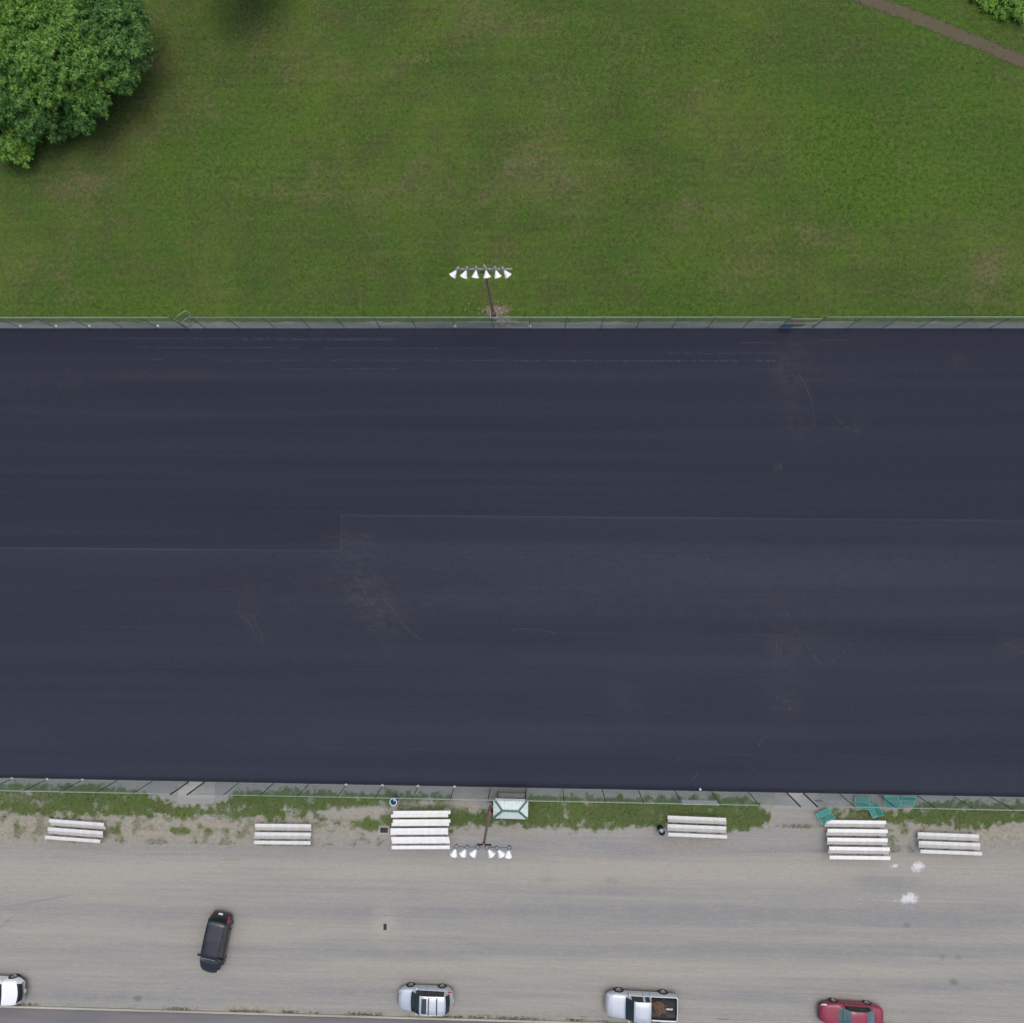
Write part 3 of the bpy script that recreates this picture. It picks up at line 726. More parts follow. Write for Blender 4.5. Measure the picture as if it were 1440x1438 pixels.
# ------------------------------------------------------------------ bleachers
def plank(bm, L, d, t_=.045):
    """extruded plank with turned-down lips, end caps and shallow ribs, centred, top at z=0"""
    add_box(bm, (0, 0, -.006), (L, d, .012))
    for q in (-1, 1): add_box(bm, (0, q*(d/2-.006), -.012-t_/2), (L, .012, t_), bev=0)
    for k in range(5): add_box(bm, (0, -d/2+d*(k+.5)/5, .0015), (L-.004, d/5-.014, .003))
    for q in (-1, 1): add_box(bm, (q*(L/2+.002), 0, -.022), (.012, d-.004, .04))
def bleacher(label, c, yaw, rows, L, mseat, mfoot, z0=.42, rise=.2, pitch=.62, group='white plank bleachers facing the court', jit=1):
    t = thing('bleacher', label, 'bleacher', (c.x, c.y, .006), yaw, group)
    rr = random.Random(int(c.x*10)+rows)
    # row 0 at the north (court side); higher rows go south
    y0 = (rows-1)*pitch/2
    for i in range(rows):
        y = y0-i*pitch; z = z0+i*rise
        bm = bmesh.new(); plank(bm, L, .27); obj('seat_plank', bm, mseat, t, loc=(rr.uniform(-.05, .05)*jit, y, z))
        if i < rows-1:
            bm = bmesh.new(); plank(bm, L, .25); obj('foot_plank', bm, mfoot, t, loc=(rr.uniform(-.07, .07)*jit, y-.295, z-.09))
    yb = y0-(rows-1)*pitch
    for x in np.linspace(-L*.4, L*.4, 3):
        bm = bmesh.new()
        ang = math.atan2(rise, pitch); Ls = math.hypot((rows-1)*pitch, (rows-1)*rise)+.3
        add_box(bm, (x, (y0+yb)/2, z0+(rows-1)*rise/2-.24), (.045, Ls, .06), Matrix.Rotation(-ang, 3, 'X'))
        add_box(bm, (x, (y0+yb)/2, .035), (.06, abs(y0-yb)+.35, .05))
        for i in range(rows):
            y = y0-i*pitch; z = z0+i*rise
            add_box(bm, (x+.03, y, (z-.03)/2+.03), (.04, .045, z-.08)); add_box(bm, (x+.032, y, z-.075), (.05, .26, .035))
            if i < rows-1: add_box(bm, (x-.03, y-.295, z-.09-.075), (.04, .24, .03))
        obj('support_frame', bm, M_FRAME, t)
    bm = bmesh.new(); xa, xb = -L*.4, L*.4; zt = z0+(rows-1)*rise-.12
    add_tube(bm, (xa, yb-.04, .1), (0, yb-.04, zt), .018, n=6); add_tube(bm, (xb, yb-.045, .1), (0, yb-.045, zt), .018, n=6)
    add_tube(bm, (xa, yb-.04, zt), (0, yb-.05, .1), .018, n=6); add_tube(bm, (xb, yb-.05, zt), (0, yb-.055, .1), .018, n=6)
    obj('cross_brace', bm, M_FRAME, t)
    return t
LS = -R(1.0)
def gz(px, py, z): v = G(px, py, z); return Vector((v.x, v.y, 0))
B3 = dict(rows=3, L=4.58, pitch=.60, rise=.2, z0=.43)
bleacher('short three row bleacher at far left, tilted, on the dirt verge', gz(105.5, 1167.5, .6), -R(3.0), mseat=M_ALU2, mfoot=M_ALU3, **B3)
bleacher('short three row bleacher above and right of the black parked car', gz(397.5, 1172, .6), R(.6), mseat=M_ALU2, mfoot=M_ALU3, **B3)
bleacher('tall five row bleacher, brightest white, just left of the light pole', gz(591.3, 1166, .8), R(1.4), rows=5, L=4.62, pitch=.615, rise=.2, z0=.43, mseat=M_ALU, mfoot=M_ALU, jit=2)
bleacher('short three row bleacher standing right of the black bin', gz(980.5, 1162, .6), -R(1.2), mseat=M_ALU2, mfoot=M_ALU3, **{**B3, 'L': 4.62})
bleacher('tall five row bleacher with grey footboards beside the teal benches', gz(1206.5, 1180, .8), R(.4), rows=5, L=4.66, pitch=.615, rise=.2, z0=.43, mseat=M_ALU, mfoot=M_ALU3, jit=1.2)
bleacher('short three row bleacher at far right near the white paint spills', gz(1335, 1185.5, .6), -R(1.0), mseat=M_ALU2, mfoot=M_ALU3, **{**B3, 'L': 4.72})

# ------------------------------------------------------------------ score booth
cb = G(718, 1138, 2.7)
t = thing('score_booth', 'small open booth with a white ribbed hip roof and green trim behind the fence', 'booth', (cb.x, cb.y, .006), -R(.6))
RW, RD, RZ, RH = 2.68, 1.52, 2.45, .5     # roof width, depth, eave and rise
hx, hy = RW/2, RD/2; rx = hx-.72
def roof_face(name, pts, nr):
    """ribbed metal plane: quads between eave and ridge with raised ribs"""
    a, b, c_, d = [Vector(p) for p in pts]        # a,b along the eave; d,c along the ridge (c may equal d)
    bm = bmesh.new(); N = nr*4
    prof = []
    for i in range(N+1):
        prof.append((i/N, .022 if i % 4 == 0 else 0))
    prev = None
    nrm = (b-a).cross(d-a).normalized()
    L = (b-a).length; ux = (b-a)/L; up = nrm.cross(ux)
    if (d-a).dot(up) < 0: up = -up
    ht = (d-a).dot(up)
    for u, z in prof:
        x = u*L
        # slope height available at this x (trapezoid / triangle)
        dx0 = (d-a).dot(ux); dx1 = L-(c_-a).dot(ux)
        h_ = ht*min(1, x/dx0 if dx0 > 1e-6 else 1, (L-x)/dx1 if dx1 > 1e-6 else 1)
        p0 = a+ux*x+nrm*z; p1 = p0+up*h_
        cur = (bm.verts.new(p0), bm.verts.new(p1))
        if prev:
            try: bm.faces.new((prev[0], cur[0], cur[1], prev[1]))
            except Exception: pass
        prev = cur
    bmesh.ops.remove_doubles(bm, verts=bm.verts, dist=.0005)
    bmesh.ops.solidify(bm, geom=list(bm.faces), thickness=-.012)
    return bm
E = [(-hx, -hy, RZ), (hx, -hy, RZ), (hx, hy, RZ), (-hx, hy, RZ)]; Rg = [(-rx, 0, RZ+RH), (rx, 0, RZ+RH)]
for nm, pts, nr in (('roof', (E[0], E[1], Rg[1], Rg[0]), 9), ('roof', (E[2], E[3], Rg[0], Rg[1]), 9), ('roof', (E[1], E[2], Rg[1], Rg[1]), 5), ('roof', (E[3], E[0], Rg[0], Rg[0]), 5)):
    obj('roof', roof_face(nm, pts, nr), M_ROOFM, t)
bm = bmesh.new()
def flash(p, q, wd):
    p, q = Vector(p), Vector(q); d = (q-p); L = d.length; M3 = d.to_track_quat('X', 'Z').to_matrix()
    add_box(bm, (p+q)/2+Vector((0, 0, .035)), (L, wd, .022), M3)
flash(Rg[0], Rg[1], .17)
for e, r_ in ((E[0], Rg[0]), (E[1], Rg[1]), (E[2], Rg[1]), (E[3], Rg[0])): flash(e, r_, .165)
obj('roof_flashing', bm, M_GREENTRIM, t)
bm = bmesh.new()
for q in (-1, 1):
    add_box(bm, (0, q*(hy-.012), RZ-.07), (RW, .024, .11)); add_box(bm, (q*(hx-.012), 0, RZ-.07), (.024, RD-.05, .11))
obj('fascia', bm, M_GREENTRIM, t)
bx_, by_ = 1.12, .55
for sx in (-1, 1):
    for sy in (-1, 1):
        bm = bmesh.new(); add_box(bm, (sx*bx_, sy*by_, RZ/2-.03), (.1, .1, RZ-.08), bev=.006); obj('corner_post', bm, M_GREENTRIM, t)
bm = bmesh.new(); add_box(bm, (0, by_-.02, .46), (bx_*2-.11, .04, .9)); obj('front_wall', bm, M_PLY, t)
bm = bmesh.new(); add_box(bm, (0, -by_, 1.1), (bx_*2-.11, .04, 2.2)); obj('rear_wall', bm, M_GREENTRIM, t)
for q in (-1, 1):
    bm = bmesh.new(); add_box(bm, (q*bx_, 0, .6), (.04, by_*2-.11, 1.1)); obj('side_wall', bm, M_GREENTRIM, t)
bm = bmesh.new(); add_box(bm, (0, by_-.02, .935), (bx_*2-.12, .34, .04), bev=.005); obj('counter', bm, M_CONC, t)
bm = bmesh.new(); add_box(bm, (0, 0, .03), (bx_*2+.05, by_*2+.05, .05)); obj('floor', bm, M_PAD, t)

# ------------------------------------------------------------------ teal benches
def make_bench(c, yaw, label):
    t = thing('metal_bench', label, 'bench', (c.x, c.y, .006), yaw, 'teal metal benches pushed around behind the fence')
    L = 1.16
    bm = bmesh.new()
    for k in range(6): add_box(bm, (0, -.155+k*.062, .45), (L-.13, .048, .018), bev=.004)
    obj('seat', bm, M_TEAL, t)
    bm = bmesh.new()
    for q in (-1, 1): add_box(bm, (q*(L/2-.03), 0, .452), (.055, .42, .034), bev=.006); add_box(bm, (0, q*.205, .452), (L-.12, .028, .033), bev=.006)
    obj('seat_rim', bm, M_TEAL2, t)
    # backrest leaning out behind the seat (local -Y)
    a = R(42); d = Vector((0, -math.cos(a), math.sin(a))); Mx = Matrix.Rotation(-a, 3, 'X')
    bm = bmesh.new()
    for k in range(5): add_box(bm, Vector((0, -.29, .52))+d*(.04+k*.072), (L-.13, .056, .018), Mx, bev=.004)
    b_ = obj('backrest', bm, M_TEAL, t)
    bm = bmesh.new()
    for q in (-1, 1): add_box(bm, Vector((q*(L/2-.04), -.29, .52))+d*.18, (.05, .46, .034), Mx, bev=.006)
    add_box(bm, Vector((0, -.29, .52))+d*.395, (L-.14, .03, .034), Mx, bev=.006)
    obj('back_rim', bm, M_TEAL2, t)
    for q in (-1, 1):
        bm = bmesh.new()
        add_tube(bm, (q*.5, .17, .0), (q*.5, .17, .44), .022, n=8); add_tube(bm, (q*.5, -.2, .0), (q*.5, -.26, .52), .022, n=8)
        add_tube(bm, (q*.5, -.2, .3), (q*.5, .17, .3), .018, n=8)
        obj('leg', bm, M_TEAL, t)
    return t
def place(px, py, z=.45): g = G(px, py, z); return Vector((g.x, g.y, .006))
b0 = make_bench(place(1158.5, 1142.5), R(27), 'teal bench outside the fence at the left end of the tall bleacher, turned slightly')
dup(b0, place(1226.5, 1139.5), R(116), 'teal bench standing almost end-on to the right end of the tall bleacher')
dup(b0, place(1212.5, 1124.5), R(-3), 'teal bench behind the mesh, leftmost of the three lined along the fence')
dup(b0, place(1254, 1123), R(-2), 'teal bench, middle one of the three lined along the fence')
dup(b0, place(1276, 1128.5), R(178), 'teal bench behind the mesh, rightmost of the three lined along the fence')

# ------------------------------------------------------------------ bins
def bin_(c, label, mat, h, r, rimmat, bag):
    t = thing('litter_bin', label, 'bin', (c.x, c.y, .006), 0)
    bm = bmesh.new(); add_lathe(bm, [(.001, .02), (r*.9, .02), (r*.93, .0), (r*.93, h*.3), (r*.98, h*.32), (r*.94, h*.34), (r*.96, h*.64), (r*1.01, h*.66), (r*.97, h*.68), (r, h), (r*.94, h), (r*.88, .06), (.001, .05)], 28)
    obj('drum', bm, mat, t, True)
    bm = bmesh.new(); bmesh.ops.create_circle(bm, segments=4, radius=.001); bm.clear()
    n = 28
    add_lathe(bm, [(r*1.0, h-.03), (r*1.09, h-.01), (r*1.09, h+.02), (r*.93, h+.022), (r*.90, h-.02)], n); obj('rim', bm, rimmat, t, True)
    bm = bmesh.new(); bmesh.ops.create_icosphere(bm, subdivisions=3, radius=bag)
    for v in bm.verts: v.co = v.co*(1+.35*noise.noise(v.co*6)); v.co.z *= .5; v.co += Vector((.03, .04, h-.28))
    obj('rubbish_bag', bm, M_BAG, t, True)
bin_(G(556.3, 1121.2), 'blue drum bin with a pale ring rim against the fence', M_BLUE, 1.05, .27, M_WHITE, .11)
bin_(G(928, 1163.5), 'black bin with a pale bag inside at the left end of a short bleacher', M_BLACKP, 1.0, .28, M_GALV, .17)
c = G(984, 1110)
bm = bmesh.new(); add_lathe(bm, [(.001, 0), (.06, .0), (.085, .2), (.08, .2), (.058, .01)], 14, Matrix.Translation((c.x, c.y+.1, .041)))
tag(obj('paper_cup', bm, M_WHITE, None, True), 'white paper cup left at the south edge of the asphalt', 'cup')

# ------------------------------------------------------------------ vehicles
def paint(name, c, rough=.28, var=.04, metal=0.0):
    s = NT(name); v = s.coord(); n = s.noise(v, 2.2, 4, .6)
    k = s.rng(n, .3, .7, 1-var, 1+var); cc = s.n('CombineColor'); [s.l(k, cc.inputs[i]) for i in range(3)]
    s.base(s.mix(1, c, cc.outputs[0], 'MULTIPLY'), rough, metal)
    s.b.inputs['Coat Weight'].default_value = .6; s.b.inputs['Coat Roughness'].default_value = .06
    return s.m
M_TYRE = simple('tyre_rubber', rgb(34, 34, 36), .85, 0, .15, 12)
M_RIM = simple('alloy_rim', rgb(168, 170, 174), .35, .7, .08, 6)
M_GLASS = paint('car_glass', rgb(26, 38, 40), .06, .25)
M_TRIM = simple('black_trim', rgb(24, 25, 28), .55, 0, .1, 8)
M_LAMP = simple('clear_headlamp', rgb(214, 222, 230), .12, 0, .1, 10, coat=.8)
M_TAIL = simple('red_lamp_plastic', rgb(190, 28, 44), .2, 0, .15, 10, coat=.8)
M_PLATE = simple('licence_plate', rgb(222, 224, 226), .4, 0, .03, 10)
M_LIP = simple('chrome_strip', rgb(190, 192, 196), .15, .9, .05, 6)

def interp(tab, x):
    xs_, ys_ = zip(*tab); return np.interp(x, xs_, ys_)
def car(label, kind, c, yaw, spec, body_mat, group='vehicles parked on the gravel lot'):
    """spec tables are (x, value), x forward from the car's middle"""
    L, Wd = spec['L'], spec['W']; hw = Wd/2; hl = L/2
    t = thing(kind, label, spec['cat'], (c.x, c.y, .006), yaw, group)
    pts_x = set(np.round(np.arange(-hl, hl+.001, .06), 4))
    for a in spec.get('extra', []): pts_x.add(round(a, 4))
    seams = spec.get('seams', (-.99, -.08, .78))
    for a in seams: pts_x |= {round(a-.012, 4), round(a+.012, 4)}
    X = np.array(sorted(pts_x))
    for sm in (0,):
        ztop = interp(spec['top'], X); belt = interp(spec['belt'], X); wr = interp(spec['roofw'], X)
        plan = interp(spec['plan'], X); zs = interp(spec['sill'], X)
        if spec.get('smooth', True):
            def smf(a):
                p = np.pad(a, 1, mode='edge'); return (p[:-2]+2*p[1:-1]+p[2:])/4
            for _ in range(2): ztop = smf(ztop); belt = smf(belt); wr = smf(wr)
            for _ in range(2): plan = smf(plan)
    # control section -> (y, z), from sill to centre line
    JS = [0, 1, 2, 3, 3.4, 4, 4.5, 5, 5.5, 6, 6.5, 7]
    def section(i):
        w = hw*plan[i]; zb = belt[i]; zt = max(ztop[i], zb+.004) if not spec.get('open', lambda x: False)(X[i]) else ztop[i]
        r = wr[i]*w; mid = (zs[i]+zb)/2
        cp = [(w*.93, zs[i]), (w*.985, zs[i]+.12), (w, mid+.02), (w*.97, zb-.03), (w*.93, zb), (r, zt-.07 if zt-zb > .15 else zb+(zt-zb)*.6), (r*.80, zt-.02), (0, zt)]
        jj = range(8); 
        return [(np.interp(j, jj, [p[0] for p in cp]), np.interp(j, jj, [p[1] for p in cp])+(.012*math.sin(math.pi*(j-6)) if j > 6 else 0)) for j in JS]
    grid = [section(i) for i in range(len(X))]
    nj = len(JS)
    wb = spec['wheels']; wr_ = spec['wr']; Ra = wr_+.055
    def region(x, j, side):
        if 1 < j < 4 and any(abs(x-a) < .011 for a in seams): return 'trim'
        for nm, fn in spec['regions']:
            if fn(x, j, side): return nm
        return 'body'
    parts = {}
    bF, bR = spec.get('bow', .20), spec.get('bow_rear', .10); kx = L/(L+bF+bR)
    fx = lambda x: (x-(bF-bR)/2)*kx
    def V(i, j, side):
        y, z = grid[i][j]; x = X[i]
        if JS[j] <= 3:                          # wheel arches pulled open
            for wx in wb:
                dx, dz = x-wx, z-wr_
                d = math.hypot(dx, dz)
                if d < Ra:
                    if d < 1e-4: dz = .01; d = .01
                    x = wx+dx/d*Ra; z = wr_+abs(dz)/d*Ra if dz > -.05 else z
        e_ = min(1, abs(x)/hl*1.35)
        x = fx(x+(bF if x > 0 else -bR)*(1-min(1, (y/hw))**2)*e_*e_)
        return Vector((x, y*side, z))
    for side in (1, -1):
        for i in range(len(X)-1):
            for j in range(nj-1):
                xm = (X[i]+X[i+1])/2; jm = (JS[j]+JS[j+1])/2
                q = [(i, j), (i+1, j), (i+1, j+1), (i, j+1)]
                if jm < 3:
                    ins = all(any(math.hypot(X[a]-wx, grid[a][b][1]-wr_) < Ra for wx in wb) for a, b in q)
                    if ins: continue
                nm = region(xm, jm, side)
                parts.setdefault((nm, side if nm in ('headlight', 'tail_light', 'side_window', 'roof_rail') else 0), []).append([(a, b, side) for a, b in q])
    mats = {'body': body_mat, 'windshield': M_GLASS, 'rear_window': M_GLASS, 'side_window': M_GLASS, 'headlight': M_LAMP, 'tail_light': M_TAIL, 'grille': M_TRIM, 'trim': M_TRIM,
            'sunroof': M_GLASS, 'bumper': M_TRIM, 'bed_liner': M_TRIM, 'roof_rail': M_TRIM, 'lower_bumper': M_LIP}
    mats.update(spec.get('mats', {}))
    for (nm, sd_), faces in parts.items():
        bm = bmesh.new(); cache = {}
        for f in faces:
            vs = []
            for k in f:
                kk = k if grid[k[0]][k[1]][0] > 1e-6 else (k[0], k[1], 1)
                if kk not in cache: cache[kk] = bm.verts.new(V(*kk))
                if cache[kk] not in vs: vs.append(cache[kk])
            if len(vs) >= 3:
                if f[0][2] < 0: vs = vs[::-1]
                try: bm.faces.new(vs)
                except ValueError: pass
        if nm == 'body':                        # close both ends
            for i in (0, len(X)-1):
                ring = [V(i, j, 1) for j in range(nj)]+[V(i, j, -1) for j in range(nj-2, -1, -1)]
                vs = [bm.verts.new(p) for p in ring]
                try: bm.faces.new(vs)
                except ValueError: pass
        bmesh.ops.remove_doubles(bm, verts=bm.verts, dist=.0008)
        o = obj(nm, bm, mats[nm], t, True)
    # underbody and arch liners
    bm = bmesh.new(); add_box(bm, (0, 0, .30), (L*.80, Wd*.72, .18), bev=.04)
    for wx in wb:
        for sd_ in (1, -1):
            add_tube(bm, (fx(wx), sd_*hw*.55, wr_), (fx(wx), sd_*hw*.90, wr_), Ra+.005, n=24)
    obj('underbody', bm, M_TRIM, t)
    for wx in wb:
        for sd_ in (1, -1):
            yo = sd_*(hw*spec.get('track', .985)); yi = yo-sd_*.22
            bm = bmesh.new()
            M = Matrix.Translation((fx(wx), (yo+yi)/2, wr_)) @ Matrix.Rotation(R(90), 4, 'X')
            rr_ = wr_; hwid = .11
            add_lathe(bm, [(rr_*.62, -hwid), (rr_*.93, -hwid), (rr_, -hwid*.7), (rr_, hwid*.7), (rr_*.93, hwid), (rr_*.62, hwid)], 30, M)
            ty = obj('wheel', bm, M_TYRE, t, True)
            bm = bmesh.new(); s_ = -sd_
            add_lathe(bm, [(rr_*.62, s_*hwid*.95), (rr_*.6, s_*hwid*.7), (rr_*.5, s_*hwid*.5), (.06, s_*hwid*.75), (.001, s_*hwid*.8)], 24, M)
            for k in range(5):
                a = 2*math.pi*k/5; d = Vector((math.cos(a), math.sin(a), 0))
                add_tube(bm, M @ (d*.05+Vector((0, 0, s_*hwid*.8))), M @ (d*rr_*.6+Vector((0, 0, s_*hwid*.85))), .032, .024, 6)
            obj('rim', bm, M_RIM, ty, True)
    # mirrors
    mx, mz = spec['mirror']; mx = fx(mx)
    for sd_ in (1, -1):
        bm = bmesh.new(); ms = spec.get('mirror_size', (.12, .2, .13))
        add_box(bm, (mx, sd_*(hw*.93+ms[1]*.62), mz+.05), ms, bev=.035)
        add_box(bm, (mx+.01, sd_*(hw*.93), mz-.01), (.06, .12, .05), bev=.01)
        obj('mirror', bm, spec.get('mirror_mat', body_mat), t, True)
    for (px_, pz_, w_, mname, mm) in spec.get('plates', []):
        bm = bmesh.new(); tl = spec.get('plate_tilt', 0); add_box(bm, (px_, 0, pz_), (.025, w_, .15), Matrix.Rotation(tl, 3, 'Y'), bev=.004); obj(mname, bm, mm, t)
    return t

def between(a, b): return lambda x: a < x < b
M_PSILVER = paint('silver_paint', rgb(196, 206, 218), .32, .04, .5)
M_PPICK = paint('pale_silver_paint', rgb(200, 207, 216), .32, .04, .5)
M_PWHITE = paint('white_paint', rgb(232, 237, 240), .32, .03)
M_PBLACK = paint('black_paint', rgb(26, 30, 40), .35, .2)
M_PRED = paint('maroon_paint', rgb(132, 34, 62), .3, .06)

# silver crossover: front towards -x in the picture, so yaw = 180 degrees
def rounded_plan(hl, nose=.55, tail=.35, ends=.62):
    return [(-hl, ends), (-hl+.05, .74), (-hl+.14, .85), (-hl+tail, .95), (-hl+.7, .985), (-hl+1.2, 1), (hl-1.3, 1), (hl-nose-.2, .975), (hl-nose+.1, .92), (hl-.25, .82), (hl-.1, .69), (hl-.03, .58), (hl, ends-.14)]
hl = 2.24
SUV = dict(bow=.16, bow_rear=.1, L=4.48, W=1.82, cat='car', wheels=(-1.32, 1.33), wr=.35, mirror=(.72, 1.0), mirror_size=(.14, .2, .14),
    top=[(-hl, .62), (-2.18, .92), (-2.0, 1.15), (-1.68, 1.60), (-1.5, 1.66), (-.6, 1.70), (.15, 1.69), (.38, 1.64), (1.12, 1.10), (1.2, 1.08), (1.9, .98), (2.1, .88), (2.2, .72), (hl, .55)],
    belt=[(-hl, .58), (-2.15, .90), (-2.0, 1.02), (-1.0, 1.04), (1.0, .98), (1.2, 1.00), (1.9, .90), (2.1, .80), (2.2, .66), (hl, .50)],
    roofw=[(-hl, .9), (-2.0, .84), (-1.6, .80), (.3, .80), (.6, .82), (1.15, .84), (1.9, .80), (hl, .8)],
    plan=rounded_plan(hl), sill=[(-hl, .42), (-2.0, .30), (-1.8, .22), (1.8, .22), (2.1, .28), (hl, .38)],
    regions=[('windshield', lambda x, j, s: .42 < x < 1.1 and j > 5.2),
             ('side_window', lambda x, j, s: 4.05 < j < 4.95 and (-1.6 < x < -1.02 or -.96 < x < -.10 or -.04 < x < .74)),
             ('trim', lambda x, j, s: 4.05 < j < 4.95 and -1.6 < x < .74),
             ('rear_window', lambda x, j, s: -2.02 < x < -1.68 and j > 5.2),
             ('tail_light', lambda x, j, s: -2.16 < x < -1.86 and 2.6 < j < 4.4),
             ('headlight', lambda x, j, s: 1.78 < x < 2.12 and 3.2 < j < 4.6),
             ('sunroof', lambda x, j, s: -.21 < x < .21 and j > 5.9),
             ('grille', lambda x, j, s: x > 2.16 and j > 5.4),
             ('trim', lambda x, j, s: (j < 1) or (x < -1.2 and 5.0 < j < 5.2))],
    plates=[(-2.25, .72, .3, 'licence_plate', M_PLATE)])
def rails_and_bars(t, xs, zr, y):
    for sd_ in (1, -1):
        bm = bmesh.new(); add_tube(bm, (-1.45, sd_*y, zr+.03), (.2, sd_*y, zr+.05), .018, n=8)
        for x in (-1.45, -.6, .2): add_box(bm, (x, sd_*y, zr+.0), (.06, .03, .06))
        obj('roof_rail', bm, M_PSILVER, t)
    for x in xs:
        bm = bmesh.new(); add_box(bm, (x, 0, zr+.06), (.075, y*2-.03, .03), bev=.008); obj('cross_bar', bm, M_TRIM, t)
def at(px, py, z): g = G(px, py, z); return Vector((g.x, g.y, 0))
c = at(598.5, 1401, .55); c.y = G(598, 1384, .35).y-.91
t = car('silver crossover with sunroof and dark roof bars parked by the kerb', 'parked_car', c, R(180)+R(-.8), SUV, M_PSILVER)
rails_and_bars(t, (-.38, -1.03), 1.655, .66)

# black people carrier, nose towards the road
hl = 2.42
VAN = dict(SUV); VAN.update(seams=(-1.06, -.06, 1.1), L=4.84, W=1.86, wheels=(-1.45, 1.5), wr=.34, mirror=(1.05, 1.02), mirror_size=(.13, .24, .15), mirror_mat=M_TRIM,
    top=[(-hl, .62), (-2.36, .96), (-2.25, 1.15), (-2.02, 1.55), (-1.85, 1.62), (-.6, 1.68), (.6, 1.66), (.86, 1.60), (1.42, 1.12), (1.5, 1.09), (2.1, .98), (2.3, .84), (hl, .55)],
    belt=[(-hl, .58), (-2.3, .90), (-2.1, 1.02), (-1.0, 1.02), (1.2, .98), (1.5, 1.0), (2.1, .88), (2.3, .74), (hl, .48)],
    roofw=[(-hl, .9), (-2.1, .84), (-1.8, .79), (.7, .79), (1.4, .82), (2.1, .80), (hl, .8)],
    plan=rounded_plan(hl, .7), sill=[(-hl, .42), (-2.2, .32), (-1.9, .22), (1.9, .22), (2.2, .28), (hl, .38)],
    regions=[('windshield', lambda x, j, s: .92 < x < 1.40 and j > 5.2),
             ('side_window', lambda x, j, s: 4.05 < j < 4.95 and (-1.95 < x < -1.1 or -1.02 < x < -.1 or -.02 < x < 1.0)),
             ('rear_window', lambda x, j, s: -2.24 < x < -2.04 and j > 5.2),
             ('tail_light', lambda x, j, s: -2.34 < x < -2.02 and 2.8 < j < 4.6),
             ('headlight', lambda x, j, s: 2.0 < x < 2.3 and 3.2 < j < 4.4),
             ('grille', lambda x, j, s: x > 2.34 and j > 5.4), ('trim', lambda x, j, s: j < 1)],
    plates=[(-2.40, .86, .34, 'licence_plate', M_PLATE)], plate_tilt=R(28))
a_, b_ = at(311, 1285.5, .75), at(295.5, 1364, .6)
d_ = b_-a_; print('van length', d_.length)
t = car('black people carrier with red tail lights standing alone out on the gravel', 'parked_car', (a_+b_)/2, math.atan2(d_.y, d_.x), VAN, M_PBLACK)
for sd_ in (1, -1):
    bm = bmesh.new(); add_tube(bm, (-1.7, sd_*.68, 1.655), (.5, sd_*.68, 1.68), .018, n=8); obj('roof_rail', bm, M_TRIM, t)
bm = bmesh.new(); add_tube(bm, (.82, -.55, 1.655), (.82, .55, 1.655), .014, n=6); obj('header_seal', bm, M_LIP, t)

# white off-roader cut by the left edge of the picture, nose towards +x
hl = 2.5
BIG = dict(SUV); BIG.update(seams=(-.96, .04, 1.02), L=5.0, W=2.0, wheels=(-1.5, 1.55), wr=.40, mirror=(.95, 1.2),
    top=[(-hl, .7), (-2.44, 1.0), (-2.3, 1.3), (-2.15, 1.75), (-1.9, 1.85), (.3, 1.88), (.6, 1.82), (1.12, 1.32), (1.2, 1.28), (2.15, 1.16), (2.34, 1.02), (2.44, .8), (hl, .6)],
    belt=[(-hl, .65), (-2.4, 1.0), (-1.0, 1.2), (1.2, 1.18), (2.1, 1.06), (2.34, .92), (2.44, .74), (hl, .55)],
    roofw=[(-hl, .9), (-1.9, .80), (.5, .80), (1.2, .86), (2.1, .84), (hl, .8)],
    plan=[(-hl, .74), (-2.4, .88), (-2.2, .96), (-1.2, 1), (1.8, 1), (2.1, .975), (2.3, .91), (2.42, .82), (2.48, .74), (hl, .66)], bow=.26, sill=[(-hl, .5), (-1.9, .3), (1.9, .3), (hl, .45)],
    regions=[('windshield', lambda x, j, s: .62 < x < 1.12 and j > 5.2),
             ('side_window', lambda x, j, s: 4.05 < j < 4.95 and (-1.9 < x < -1.0 or -.92 < x < -.0 or .08 < x < .85)),
             ('rear_window', lambda x, j, s: -2.3 < x < -2.12 and j > 5.2),
             ('tail_light', lambda x, j, s: -2.42 < x < -2.2 and 2.8 < j < 4.4),
             ('headlight', lambda x, j, s: 2.16 < x < 2.40 and 3.1 < j < 4.9),
             ('grille', lambda x, j, s: 2.18 < x < 2.44 and j > 5.1),
             ('lower_bumper', lambda x, j, s: x > 2.44 and j > 3.2),
             ('trim', lambda x, j, s: j < 1.5)],
    plates=[(2.51, .62, .3, 'licence_plate', M_PLATE)])
c = at(35.5, 1390, .6); yb = G(20, 1371, .4).y-1.0
t = car('white off roader at the left edge with only its nose and front wheels in view', 'parked_car', Vector((c.x-2.47, yb, 0)), R(-1), BIG, M_PWHITE)

